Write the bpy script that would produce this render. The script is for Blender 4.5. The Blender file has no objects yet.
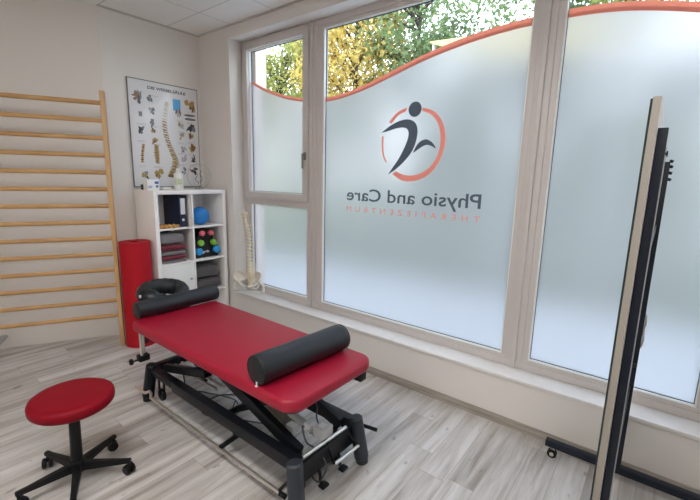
import bpy, bmesh, math, random
from mathutils import Vector, Matrix
random.seed(7)
sc = bpy.context.scene
COL = sc.collection
PI = math.pi

# ------------------------------------------------------------------ materials
def new_mat(name):
    m = bpy.data.materials.new(name); m.use_nodes = True
    nt = m.node_tree
    return m, nt, nt.nodes['Principled BSDF']

def mat(name, col, rough=0.5, metal=0.0, bump=0.0, bscale=80.0, var=0.0, vscale=6.0, coat=0.0, spec=0.5, sheen=0.0):
    m, nt, b = new_mat(name)
    b.inputs['Base Color'].default_value = (*col, 1)
    b.inputs['Roughness'].default_value = rough
    b.inputs['Metallic'].default_value = metal
    b.inputs['Specular IOR Level'].default_value = spec
    b.inputs['Coat Weight'].default_value = coat
    b.inputs['Sheen Weight'].default_value = sheen
    tc = nt.nodes.new('ShaderNodeTexCoord')
    if var > 0:
        n = nt.nodes.new('ShaderNodeTexNoise'); n.inputs['Scale'].default_value = vscale
        n.inputs['Detail'].default_value = 4
        nt.links.new(tc.outputs['Object'], n.inputs['Vector'])
        mx = nt.nodes.new('ShaderNodeMix'); mx.data_type = 'RGBA'
        mx.inputs['A'].default_value = (*[c * (1 - var) for c in col], 1)
        mx.inputs['B'].default_value = (*[min(1, c * (1 + var)) for c in col], 1)
        nt.links.new(n.outputs['Fac'], mx.inputs['Factor'])
        nt.links.new(mx.outputs['Result'], b.inputs['Base Color'])
    if bump > 0:
        n2 = nt.nodes.new('ShaderNodeTexNoise'); n2.inputs['Scale'].default_value = bscale
        n2.inputs['Detail'].default_value = 3
        nt.links.new(tc.outputs['Object'], n2.inputs['Vector'])
        bp = nt.nodes.new('ShaderNodeBump'); bp.inputs['Strength'].default_value = bump
        bp.inputs['Distance'].default_value = 0.01
        nt.links.new(n2.outputs['Fac'], bp.inputs['Height'])
        nt.links.new(bp.outputs['Normal'], b.inputs['Normal'])
    return m

def wood_mat(name, c1, c2, axis_scale=(3, 3, 60), rough=0.45):
    m, nt, b = new_mat(name)
    tc = nt.nodes.new('ShaderNodeTexCoord'); mp = nt.nodes.new('ShaderNodeMapping')
    mp.inputs['Scale'].default_value = axis_scale
    n = nt.nodes.new('ShaderNodeTexNoise'); n.inputs['Scale'].default_value = 1; n.inputs['Detail'].default_value = 5
    cr = nt.nodes.new('ShaderNodeValToRGB')
    cr.color_ramp.elements[0].position = .3; cr.color_ramp.elements[0].color = (*c1, 1)
    cr.color_ramp.elements[1].position = .7; cr.color_ramp.elements[1].color = (*c2, 1)
    nt.links.new(tc.outputs['Object'], mp.inputs['Vector']); nt.links.new(mp.outputs['Vector'], n.inputs['Vector'])
    nt.links.new(n.outputs['Fac'], cr.inputs['Fac']); nt.links.new(cr.outputs['Color'], b.inputs['Base Color'])
    b.inputs['Roughness'].default_value = rough
    return m

M = {}
M['wall'] = mat('wall_paint', (0.76, 0.725, 0.69), 0.85, bump=0.12, bscale=160, spec=0.2)
M['reveal'] = M['wall']
M['white_frame'] = mat('white_upvc', (0.59, 0.55, 0.53), 0.35, var=0.015, vscale=3)
M['gasket'] = mat('dark_gasket', (0.05, 0.055, 0.07), 0.6, var=0.1)
M['sill'] = mat('pale_stone', (0.74, 0.71, 0.68), 0.35, var=0.10, vscale=14)
M['shelf'] = mat('white_foil', (0.86, 0.84, 0.82), 0.4, var=0.02)
M['red'] = mat('red_vinyl', (0.32, 0.006, 0.026), 0.42, spec=.4, bump=0.05, bscale=350, var=0.05, vscale=3)
M['red_stool'] = mat('red_vinyl_seat', (0.205, 0.0015, 0.009), 0.5, spec=.15, bump=0.05, bscale=350, var=0.05, vscale=5)
M['red_foam'] = mat('red_foam', (0.42, 0.006, 0.016), 0.6, spec=.25, bump=0.1, bscale=200, var=0.06, vscale=5)
M['blackvinyl'] = mat('charcoal_vinyl', (0.010, 0.012, 0.015), 0.40, spec=.45, bump=0.06, bscale=300, var=0.1)
M['black'] = mat('black_powder_coat', (0.005, 0.006, 0.009), 0.42, spec=.3, bump=0.04, bscale=400, var=0.1)
M['plastic'] = mat('black_plastic', (0.005, 0.0055, 0.0065), 0.45, spec=.3, var=0.1)
M['navyframe'] = mat('blue_black_metal', (0.006, 0.010, 0.019), 0.4, spec=.3, var=0.1)
M['slate'] = mat('slate_plastic', (0.020, 0.025, 0.033), 0.5, var=0.1)
M['chrome'] = mat('chrome', (0.80, 0.77, 0.72), 0.33, metal=1.0, var=0.02)
M['grey_plastic'] = mat('grey_plastic', (0.42, 0.42, 0.42), 0.5, var=0.03)
M['taupe'] = mat('taupe_metal', (0.20, 0.19, 0.165), 0.5, var=0.05)
M['sticker'] = mat('sticker', (0.6, 0.6, 0.6), 0.5, var=0.05)
M['bar_wood'] = wood_mat('beech', (0.43, 0.235, 0.085), (0.56, 0.335, 0.14), (4, 4, 4))
M['upr_wood'] = wood_mat('beech_upright', (0.50, 0.29, 0.12), (0.62, 0.38, 0.18), (30, 30, 3))
M['beige_edge'] = mat('beige_edge_band', (0.30, 0.27, 0.235), 0.5, var=0.04)
M['board_back'] = mat('board_back', (0.70, 0.68, 0.68), 0.6, var=0.02)
M['mirror'] = mat('mirror_glass', (0.9, 0.92, 0.92), 0.02, metal=1.0)
M['mirror_edge'] = mat('mirror_edge', (0.008, 0.018, 0.018), 0.3)
M['bone'] = mat('bone_plastic', (0.80, 0.70, 0.52), 0.45, var=0.15, vscale=30)
M['bone_w'] = mat('bone_white_plastic', (0.78, 0.74, 0.66), 0.45, var=0.12, vscale=20)
M['disc'] = mat('disc_plastic', (0.60, 0.62, 0.60), 0.4, var=0.05)
M['towel_grey'] = mat('grey_terry', (0.22, 0.20, 0.21), 0.95, bump=0.6, bscale=220, var=0.2, vscale=40, sheen=0.3)
M['towel_red'] = mat('wine_terry', (0.19, 0.010, 0.028), 0.95, bump=0.6, bscale=220, var=0.2, vscale=40, sheen=0.2)
M['towel_dark'] = mat('anthracite_terry', (0.085, 0.078, 0.080), 0.95, bump=0.6, bscale=220, var=0.2, vscale=40, sheen=0.2)
M['binder'] = mat('navy_cardboard', (0.006, 0.012, 0.040), 0.5, var=0.1)
M['label_white'] = mat('white_paper', (0.72, 0.72, 0.74), 0.7, var=0.02)
M['ball'] = mat('blue_rubber', (0.012, 0.20, 0.58), 0.4, bump=0.05, bscale=120, var=0.06)
M['pink'] = mat('coral_vinyl', (0.72, 0.13, 0.17), 0.5, var=0.05)
M['green'] = mat('green_vinyl', (0.24, 0.55, 0.05), 0.5, var=0.05)
M['bluev'] = mat('blue_vinyl', (0.02, 0.30, 0.66), 0.5, var=0.05)
M['white'] = mat('white_plastic', (0.80, 0.80, 0.78), 0.4, var=0.02)
M['cream'] = mat('cream_plastic', (0.66, 0.70, 0.60), 0.45, var=0.03)
M['lime'] = mat('lime_print', (0.30, 0.50, 0.08), 0.5, var=0.05)
M['blueprint'] = mat('blue_print', (0.05, 0.12, 0.42), 0.5, var=0.1)
M['ochre_wood'] = wood_mat('ochre_wood', (0.50, 0.22, 0.035), (0.62, 0.32, 0.08), (30, 6, 30))
M['steel_wire'] = mat('steel_wire', (0.45, 0.43, 0.42), 0.35, metal=0.6, var=0.05)
M['cable'] = mat('grey_cable', (0.07, 0.075, 0.08), 0.5, var=0.05)
M['rust_pl'] = mat('pink_render', (0.84, 0.70, 0.62), 0.85, var=0.05, bump=0.1)

# floor: long vinyl planks running towards the window wall
def floor_mat():
    m, nt, b = new_mat('oak_planks'); L = nt.links.new; N = nt.nodes.new
    tc = N('ShaderNodeTexCoord'); mp = N('ShaderNodeMapping'); mp.inputs['Rotation'].default_value = (0, 0, PI / 2)
    mp0 = mp; L(tc.outputs['Object'], mp0.inputs['Vector'])
    sp_ = N('ShaderNodeSeparateXYZ'); L(mp0.outputs['Vector'], sp_.inputs[0])
    dv = N('ShaderNodeMath'); dv.operation = 'DIVIDE'; dv.inputs[1].default_value = .152; L(sp_.outputs['Y'], dv.inputs[0])
    fl = N('ShaderNodeMath'); fl.operation = 'FLOOR'; L(dv.outputs[0], fl.inputs[0])
    wn_ = N('ShaderNodeTexWhiteNoise'); wn_.noise_dimensions = '1D'; L(fl.outputs[0], wn_.inputs['W'])
    ml = N('ShaderNodeMath'); ml.operation = 'MULTIPLY_ADD'; ml.inputs[1].default_value = 1.22; L(wn_.outputs['Value'], ml.inputs[0]); L(sp_.outputs['X'], ml.inputs[2])
    mp = N('ShaderNodeCombineXYZ'); L(ml.outputs[0], mp.inputs['X']); L(sp_.outputs['Y'], mp.inputs['Y'])
    br = N('ShaderNodeTexBrick'); br.offset = 0.0; br.offset_frequency = 1
    br.inputs['Scale'].default_value = 1; br.inputs['Brick Width'].default_value = 1.22
    br.inputs['Row Height'].default_value = 0.152; br.inputs['Mortar Size'].default_value = 0.0012
    br.inputs['Mortar Smooth'].default_value = 0.3; br.inputs['Bias'].default_value = 0.0
    br.inputs['Color1'].default_value = (0.0, 0, 0, 1); br.inputs['Color2'].default_value = (1, 1, 1, 1)
    br.inputs['Mortar'].default_value = (0.0, 0.0, 0.0, 1)
    L(mp.outputs['Vector'], br.inputs['Vector'])
    # per-plank offset for the grain
    ad = N('ShaderNodeVectorMath'); ad.operation = 'MULTIPLY_ADD'
    cmb = N('ShaderNodeCombineXYZ'); L(br.outputs['Color'], cmb.inputs['X']); L(br.outputs['Color'], cmb.inputs['Y'])
    ad.inputs[1].default_value = (7.3, 3.1, 0); L(cmb.outputs['Vector'], ad.inputs[0]); L(mp.outputs['Vector'], ad.inputs[2])
    m2 = N('ShaderNodeMapping'); m2.inputs['Scale'].default_value = (1.1, 13, 1); L(ad.outputs['Vector'], m2.inputs['Vector'])
    n1 = N('ShaderNodeTexNoise'); n1.inputs['Scale'].default_value = 1.0; n1.inputs['Detail'].default_value = 4; n1.inputs['Roughness'].default_value = .6
    n1.inputs['Distortion'].default_value = 0.25
    L(m2.outputs['Vector'], n1.inputs['Vector'])
    m3 = N('ShaderNodeMapping'); m3.inputs['Scale'].default_value = (8, 120, 1); L(ad.outputs['Vector'], m3.inputs['Vector'])
    n2 = N('ShaderNodeTexNoise'); n2.inputs['Scale'].default_value = 1.0; n2.inputs['Detail'].default_value = 3; L(m3.outputs['Vector'], n2.inputs['Vector'])
    m4 = N('ShaderNodeMapping'); m4.inputs['Scale'].default_value = (9, 16, 1); L(ad.outputs['Vector'], m4.inputs['Vector'])
    n3 = N('ShaderNodeTexNoise'); n3.inputs['Scale'].default_value = 1.0; n3.inputs['Detail'].default_value = 2; L(m4.outputs['Vector'], n3.inputs['Vector'])
    cr = N('ShaderNodeValToRGB'); e = cr.color_ramp.elements
    e[0].position = .30; e[0].color = (0.29, 0.25, 0.215, 1); e[1].position = .62; e[1].color = (0.62, 0.60, 0.58, 1)
    k = e.new(.46); k.color = (0.48, 0.455, 0.43, 1)
    L(n1.outputs['Fac'], cr.inputs['Fac'])
    # plank tone
    mx = N('ShaderNodeMix'); mx.data_type = 'RGBA'; mx.blend_type = 'MULTIPLY'; mx.inputs['Factor'].default_value = 1
    ton = N('ShaderNodeValToRGB'); ton.color_ramp.elements[0].color = (0.84, 0.83, 0.82, 1); ton.color_ramp.elements[1].color = (1.08, 1.08, 1.09, 1)
    L(br.outputs['Color'], ton.inputs['Fac']); L(cr.outputs['Color'], mx.inputs['A']); L(ton.outputs['Color'], mx.inputs['B'])
    mx2 = N('ShaderNodeMix'); mx2.data_type = 'RGBA'; mx2.blend_type = 'MULTIPLY'; mx2.inputs['Factor'].default_value = 1
    fn = N('ShaderNodeMapRange'); fn.inputs['To Min'].default_value = .86; fn.inputs['To Max'].default_value = 1.14; L(n2.outputs['Fac'], fn.inputs['Value'])
    L(mx.outputs['Result'], mx2.inputs['A']); L(fn.outputs['Result'], mx2.inputs['B'])
    # knots
    kn = N('ShaderNodeMapRange'); kn.inputs['From Min'].default_value = .26; kn.inputs['From Max'].default_value = .34
    kn.inputs['To Min'].default_value = .62; kn.inputs['To Max'].default_value = 1; L(n3.outputs['Fac'], kn.inputs['Value'])
    mx3 = N('ShaderNodeMix'); mx3.data_type = 'RGBA'; mx3.blend_type = 'MULTIPLY'; mx3.inputs['Factor'].default_value = 1
    L(mx2.outputs['Result'], mx3.inputs['A']); L(kn.outputs['Result'], mx3.inputs['B'])
    # joints
    mx4 = N('ShaderNodeMix'); mx4.data_type = 'RGBA'; L(br.outputs['Fac'], mx4.inputs['Factor'])
    L(mx3.outputs['Result'], mx4.inputs['A']); mx4.inputs['B'].default_value = (0.24, 0.21, 0.18, 1)
    L(mx4.outputs['Result'], b.inputs['Base Color'])
    b.inputs['Roughness'].default_value = 0.33
    bp = N('ShaderNodeBump'); bp.inputs['Strength'].default_value = .12; bp.inputs['Distance'].default_value = .003
    L(n2.outputs['Fac'], bp.inputs['Height']); L(bp.outputs['Normal'], b.inputs['Normal'])
    return m
M['floor'] = floor_mat()
M['base_wood'] = wood_mat('skirting_oak', (0.27, 0.235, 0.20), (0.45, 0.41, 0.36), (3, 60, 60))

def ceiling_mat():
    m, nt, b = new_mat('ceiling_tiles'); L = nt.links.new; N = nt.nodes.new
    tc = N('ShaderNodeTexCoord'); mp = N('ShaderNodeMapping'); mp.inputs['Location'].default_value = (3.588, -2.25, 0)
    L(tc.outputs['Object'], mp.inputs['Vector'])
    br = N('ShaderNodeTexBrick'); br.offset = 0; br.inputs['Scale'].default_value = 1
    br.inputs['Brick Width'].default_value = .625; br.inputs['Row Height'].default_value = .625
    br.inputs['Mortar Size'].default_value = .006; br.inputs['Mortar Smooth'].default_value = .2
    br.inputs['Color1'].default_value = (0.80, 0.78, 0.75, 1); br.inputs['Color2'].default_value = (0.82, 0.80, 0.77, 1)
    br.inputs['Mortar'].default_value = (0.55, 0.53, 0.51, 1)
    L(mp.outputs['Vector'], br.inputs['Vector'])
    n = N('ShaderNodeTexNoise'); n.inputs['Scale'].default_value = 120; L(tc.outputs['Object'], n.inputs['Vector'])
    bp = N('ShaderNodeBump'); bp.inputs['Strength'].default_value = .25; bp.inputs['Distance'].default_value = .004
    L(n.outputs['Fac'], bp.inputs['Height']); L(bp.outputs['Normal'], b.inputs['Normal'])
    L(br.outputs['Color'], b.inputs['Base Color']); b.inputs['Roughness'].default_value = .95
    return m
M['ceiling'] = ceiling_mat()

def glass_mat():
    m = bpy.data.materials.new('clear_pane'); m.use_nodes = True; nt = m.node_tree; nt.nodes.clear()
    o = nt.nodes.new('ShaderNodeOutputMaterial'); t = nt.nodes.new('ShaderNodeBsdfTransparent'); g = nt.nodes.new('ShaderNodeBsdfGlossy')
    t.inputs['Color'].default_value = (0.94, 0.97, 0.96, 1); g.inputs['Roughness'].default_value = 0.02
    f = nt.nodes.new('ShaderNodeLayerWeight'); mx = nt.nodes.new('ShaderNodeMixShader')
    pw = nt.nodes.new('ShaderNodeMath'); pw.operation = 'POWER'; pw.inputs[1].default_value = 5; nt.links.new(f.outputs['Facing'], pw.inputs[0])
    ma = nt.nodes.new('ShaderNodeMath'); ma.operation = 'MULTIPLY_ADD'; ma.inputs[1].default_value = .5; ma.inputs[2].default_value = .03; nt.links.new(pw.outputs[0], ma.inputs[0])
    nt.links.new(ma.outputs[0], mx.inputs['Fac']); nt.links.new(t.outputs[0], mx.inputs[1]); nt.links.new(g.outputs[0], mx.inputs[2])
    nt.links.new(mx.outputs[0], o.inputs['Surface'])
    return m
M['glass'] = glass_mat()

def film_mat(name, col, refr, rough=0.5, tcol=None, diff=0.12, dcol=(0.6, 0.6, 0.6)):
    """satin window film: scatters the daylight behind it"""
    m = bpy.data.materials.new(name); m.use_nodes = True; nt = m.node_tree; nt.nodes.clear(); N = nt.nodes.new; L = nt.links.new
    o = N('ShaderNodeOutputMaterial')
    tr = N('ShaderNodeBsdfTranslucent'); tr.inputs['Color'].default_value = (*col, 1)
    rf = N('ShaderNodeBsdfRefraction'); rf.inputs['Color'].default_value = (*(tcol or col), 1)
    rf.inputs['Roughness'].default_value = rough; rf.inputs['IOR'].default_value = 1.2
    a = N('ShaderNodeMixShader'); a.inputs[0].default_value = refr
    L(tr.outputs[0], a.inputs[1]); L(rf.outputs[0], a.inputs[2])
    df = N('ShaderNodeBsdfDiffuse'); df.inputs['Color'].default_value = (*dcol, 1)
    b = N('ShaderNodeMixShader'); b.inputs[0].default_value = diff
    L(a.outputs[0], b.inputs[1]); L(df.outputs[0], b.inputs[2])
    L(b.outputs[0], o.inputs['Surface'])
    return m
M['film'] = film_mat('satin_film', (0.60, 0.575, 0.59), 0.6, 0.60, diff=.10)
M['film_orange'] = film_mat('orange_film', (0.72, 0.22, 0.15), 0.1, 0.5, diff=0.35, dcol=(0.66, 0.22, 0.15))
M['film_grey'] = film_mat('grey_film', (0.15, 0.165, 0.19), 0.1, 0.5, diff=0.5, dcol=(0.08, 0.09, 0.11))
M['film_orange2'] = film_mat('coral_film', (1.0, 0.32, 0.23), 0.15, 0.5, diff=0.25, dcol=(0.95, 0.32, 0.24))

# ------------------------------------------------------------------ mesh helpers
def xf(loc=(0, 0, 0), rot=(0, 0, 0)):
    return Matrix.Translation(loc) @ Matrix.Rotation(rot[2], 4, 'Z') @ Matrix.Rotation(rot[1], 4, 'Y') @ Matrix.Rotation(rot[0], 4, 'X')

def merge(bm, tmp, mi=0, smooth=False):
    me = bpy.data.meshes.new('t'); tmp.to_mesh(me); tmp.free()
    n = len(bm.faces); bm.from_mesh(me); bpy.data.meshes.remove(me)
    bm.faces.ensure_lookup_table()
    for f in bm.faces[n:]:
        f.material_index = mi; f.smooth = smooth

def box(bm, lo, hi, bev=0.0, seg=2, mi=0, mtx=None, smooth=None):
    t = bmesh.new(); bmesh.ops.create_cube(t, size=1)
    for v in t.verts:
        v.co = Vector([(lo[i] + hi[i]) / 2 + v.co[i] * (hi[i] - lo[i]) for i in range(3)])
    if bev > 0:
        bmesh.ops.bevel(t, geom=list(t.edges), offset=bev, segments=seg, profile=.6, affect='EDGES', clamp_overlap=True)
    if mtx is not None: t.transform(mtx)
    merge(bm, t, mi, bev > 0 if smooth is None else smooth)

def cyl(bm, p0, p1, r0, r1=None, seg=24, mi=0, bev=0.0):
    r1 = r0 if r1 is None else r1
    p0 = Vector(p0); p1 = Vector(p1); d = p1 - p0; L = d.length
    q = d.to_track_quat('Z', 'Y').to_matrix().to_4x4()
    prof = [(0, 0), (r0 - bev, 0), (r0, bev), (r1, L - bev), (r1 - bev, L), (0, L)] if bev > 0 else [(0, 0), (r0, 0), (r1, L), (0, L)]
    lathe(bm, prof, seg, Matrix.Translation(p0) @ q, mi)

def lathe(bm, prof, seg=24, mtx=None, mi=0, smooth=True):
    t = bmesh.new(); rings = []
    for r, z in prof:
        if r <= 1e-6: rings.append([t.verts.new((0, 0, z))])
        else: rings.append([t.verts.new((r * math.cos(2 * PI * i / seg), r * math.sin(2 * PI * i / seg), z)) for i in range(seg)])
    for a, b in zip(rings, rings[1:]):
        for i in range(seg):
            j = (i + 1) % seg
            if len(a) == 1 and len(b) == 1: continue
            if len(a) == 1: t.faces.new((a[0], b[j], b[i]))
            elif len(b) == 1: t.faces.new((a[i], a[j], b[0]))
            else: t.faces.new((a[i], a[j], b[j], b[i]))
    bmesh.ops.recalc_face_normals(t, faces=list(t.faces))
    if mtx is not None: t.transform(mtx)
    merge(bm, t, mi, smooth)

def catmull(pts, n=8):
    P = [Vector(p) for p in pts]; P = [P[0]] + P + [P[-1]]; out = []
    for i in range(1, len(P) - 2):
        for k in range(n):
            t = k / n
            a, b, c, d = P[i - 1], P[i], P[i + 1], P[i + 2]
            out.append(.5 * ((2 * b) + (c - a) * t + (2 * a - 5 * b + 4 * c - d) * t * t + (3 * b - a - 3 * c + d) * t ** 3))
    out.append(P[-2]); return out

def tube(bm, pts, r, seg=10, mi=0, closed=False, smooth_path=True, n=8, radii=None):
    P = catmull(pts, n) if smooth_path else [Vector(p) for p in pts]
    t = bmesh.new(); rings = []; N = len(P); up = Vector((0.13, 0.2, 1)).normalized()
    for i, p in enumerate(P):
        if closed: d = P[(i + 1) % N] - P[i - 1]
        else: d = P[min(i + 1, N - 1)] - P[max(i - 1, 0)]
        d.normalize(); s = d.cross(up)
        if s.length < .05: s = d.cross(Vector((1, 0, 0)))
        s.normalize(); u = s.cross(d).normalized()
        rr = radii[i] if radii else r
        rings.append([t.verts.new(p + (s * math.cos(2 * PI * k / seg) + u * math.sin(2 * PI * k / seg)) * rr) for k in range(seg)])
    pr = list(zip(rings, rings[1:])) + ([(rings[-1], rings[0])] if closed else [])
    for a, b in pr:
        for k in range(seg):
            j = (k + 1) % seg; t.faces.new((a[k], a[j], b[j], b[k]))
    if not closed:
        t.faces.new(rings[0][::-1]); t.faces.new(rings[-1])
    bmesh.ops.recalc_face_normals(t, faces=list(t.faces))
    merge(bm, t, mi, True)

def prism(bm, poly, n0, n1, frame, mi=0, bev=0.0, smooth=False):
    """poly in (u, v), extruded from w=n0 to n1; frame maps (u, v, w) -> xyz"""
    t = bmesh.new()
    a = [t.verts.new(frame(u, v, n0)) for u, v in poly]; b = [t.verts.new(frame(u, v, n1)) for u, v in poly]
    t.faces.new(a); t.faces.new(b[::-1]); k = len(poly)
    for i in range(k):
        j = (i + 1) % k; t.faces.new((a[i], b[i], b[j], a[j]))
    bmesh.ops.recalc_face_normals(t, faces=list(t.faces))
    if bev > 0:
        ed = [e for e in t.edges if len(e.link_faces) == 2 and (e.link_faces[0].normal.angle(e.link_faces[1].normal) > .6)]
        bmesh.ops.bevel(t, geom=ed, offset=bev, segments=4, profile=.5, affect='EDGES', clamp_overlap=True)
    merge(bm, t, mi, smooth)

def obj(name, bm, mats, parent=None, auto=True):
    me = bpy.data.meshes.new(name); bm.to_mesh(me); bm.free()
    if not isinstance(mats, (list, tuple)): mats = [mats]
    for m in mats: me.materials.append(M[m] if isinstance(m, str) else m)
    o = bpy.data.objects.new(name, me); COL.objects.link(o)
    if auto and len(me.polygons):
        try: me.set_sharp_from_angle(angle=math.radians(38))
        except Exception: pass
    if parent is not None:
        o.parent = parent
        # parts are modelled in world coordinates; cancel the empty's transform
        o.matrix_parent_inverse = world(parent).inverted()
    return o

def world(o):
    m = o.matrix_basis.copy()
    if o.parent is not None: m = world(o.parent) @ o.matrix_parent_inverse @ m
    return m

def tag(o, label=None, cat=None, group=None, kind=None):
    if label: o['label'] = label
    if cat: o['category'] = cat
    if group: o['group'] = group
    if kind: o['kind'] = kind
    return o

def thing(name, loc, label=None, cat=None, group=None, kind=None, rz=0):
    o = bpy.data.objects.new(name, None); o.empty_display_size = .1; COL.objects.link(o)
    o.location = loc; o.rotation_euler = (0, 0, rz)
    return tag(o, label, cat, group, kind)

def struct(name, bm, m, parent=None, **k):
    o = obj(name, bm, m, parent)
    if parent is None: o['kind'] = 'structure'
    return o

def B(): return bmesh.new()

def each(name, m, parent, *fns, label=None):
    """one part object per shape function"""
    out = []
    for f in fns:
        b_ = bmesh.new(); f(b_); o = obj(name, b_, m, parent)
        if label: o['label'] = label
        out.append(o)
    return out

def copy_tree(o, parent=None):
    c = o.copy(); COL.objects.link(c)
    if parent is not None: c.parent = parent
    for ch in [x for x in bpy.data.objects if x.parent == o]: copy_tree(ch, c)
    return c

# ------------------------------------------------------------------ room shell
CZ = 3.084; WY = 2.60; BX = -4.18
bend = Vector((-4.18, 1.617)); ang = math.radians(28.0); wd = Vector((-math.sin(ang), -math.cos(ang)))
RY = -2.6; RX = 3.2
k = (RY - bend.y) / wd.y; corner = bend + wd * k
foot = [(BX, WY), (bend.x, bend.y), (corner.x, corner.y), (RX, RY), (RX, WY)]
ID = lambda u, v, w: (u, v, w)
bm = B(); prism(bm, [(BX, WY + .02), (bend.x - .1, bend.y), (corner.x - .1, RY - .1), (RX + .1, RY - .1), (RX + .1, WY + .02)], -.12, 0, ID); struct('floor', bm, 'floor')
bm = B(); prism(bm, [(BX - .1, WY + .3), (BX - .1, bend.y), (corner.x - .2, RY - .1), (RX + .1, RY - .1), (RX + .1, WY + .3)], CZ, CZ + .15, ID); struct('ceiling', bm, 'ceiling')
# window wall: parapet, header, left pier, right pier
WXL = -3.645; WXR = 1.35; SZ = .335; HZ = 2.965
bm = B()
box(bm, (BX - .2, WY, -.12), (RX + .1, WY + .30, SZ)); box(bm, (BX - .2, WY, HZ), (RX + .1, WY + .30, CZ))
box(bm, (BX - .2, WY, SZ), (WXL, WY + .30, HZ)); box(bm, (WXR, WY, SZ), (RX + .1, WY + .30, HZ))
struct('wall_front', bm, 'wall')
bm = B(); box(bm, (BX - .15, bend.y - .0, 0), (BX, WY, CZ)); struct('wall_back', bm, 'wall')
nrm = Vector((-wd.y, wd.x)) * -1
if nrm.x > 0: nrm = -nrm
bm = B(); q0 = bend; q1 = corner; prism(bm, [tuple(q0), tuple(q1), tuple(q1 + nrm * .15), tuple(q0 + nrm * .15 )], 0, CZ, ID); struct('wall_left', bm, 'wall')
bm = B(); box(bm, (RX, RY - .1, 0), (RX + .15, WY, CZ)); struct('wall_right', bm, 'wall')
bm = B(); box(bm, (corner.x - .1, RY - .15, 0), (RX, RY, CZ)); struct('wall_rear', bm, 'wall')
bm = B(); box(bm, (BX, WY - .014, 0), (RX, WY, .06), .003); struct('baseboard_front', bm, 'base_wood')
bm = B(); box(bm, (BX, bend.y + .02, 0), (BX + .014, WY - .014, .06), .003); struct('baseboard_back', bm, 'base_wood')
bm = B(); box(bm, (WXL, WY - .018, SZ), (WXR, 2.775, .357), .004); struct('trim_1', bm, 'sill')
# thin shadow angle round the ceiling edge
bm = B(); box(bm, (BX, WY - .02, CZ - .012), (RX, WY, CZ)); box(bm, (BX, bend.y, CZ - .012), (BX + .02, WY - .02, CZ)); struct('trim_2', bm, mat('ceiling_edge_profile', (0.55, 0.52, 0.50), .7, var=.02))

# ------------------------------------------------------------------ windows
FY0, FY1 = 2.752, 2.83           # outer frame depth
GY = 2.795                       # pane
stripe_pts = [(-3.60, 2.605), (-3.531, 2.572), (-3.307, 2.471), (-3.077, 2.394), (-2.9, 2.352), (-2.758, 2.328), (-2.62, 2.312), (-2.491, 2.306), (-2.303, 2.321), (-2.053, 2.368), (-1.827, 2.431), (-1.581, 2.499), (-1.359, 2.548), (-1.156, 2.580), (-0.97, 2.600), (-0.794, 2.608), (-0.602, 2.610), (-0.407, 2.599), (-0.232, 2.572), (0.005, 2.513), (0.3, 2.42), (0.7, 2.30), (1.3, 2.15)]
SP = [(p.x, p.y) for p in catmull([(x, z, 0) for x, z in stripe_pts], 4)]
def stripe_z(x):
    for (x0, z0), (x1, z1) in zip(SP, SP[1:]):
        if x0 <= x <= x1: return z0 + (z1 - z0) * (x - x0) / max(1e-6, x1 - x0)
    return SP[0][1] if x < SP[0][0] else SP[-1][1]
WP = lambda u, v, w: (u, w, v)   # window plane frame: u = X, v = Z, w = Y

def ring(bm, x0, x1, z0, z1, w, y0, y1, bev=.004, mi=0):
    """rectangular frame ring of width w inside [x0,x1]x[z0,z1]"""
    box(bm, (x0, y0, z0), (x1, y1, z0 + w), bev, 2, mi); box(bm, (x0, y0, z1 - w), (x1, y1, z1), bev, 2, mi)
    box(bm, (x0, y0, z0 + w - .002), (x0 + w, y1, z1 - w + .002), bev, 2, mi); box(bm, (x1 - w, y0, z0 + w - .002), (x1, y1, z1 - w + .002), bev, 2, mi)

def ring2(bm, o, i, y0, y1, bev=.004):
    """rectangular frame between outer (x0,x1,z0,z1) and inner opening"""
    box(bm, (o[0], y0, o[2]), (o[1], y1, i[2]), bev); box(bm, (o[0], y0, i[3]), (o[1], y1, o[3]), bev)
    box(bm, (o[0], y0, i[2] - .003), (i[0], y1, i[3] + .003), bev); box(bm, (i[1], y0, i[2] - .003), (o[1], y1, i[3] + .003), bev)

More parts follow.
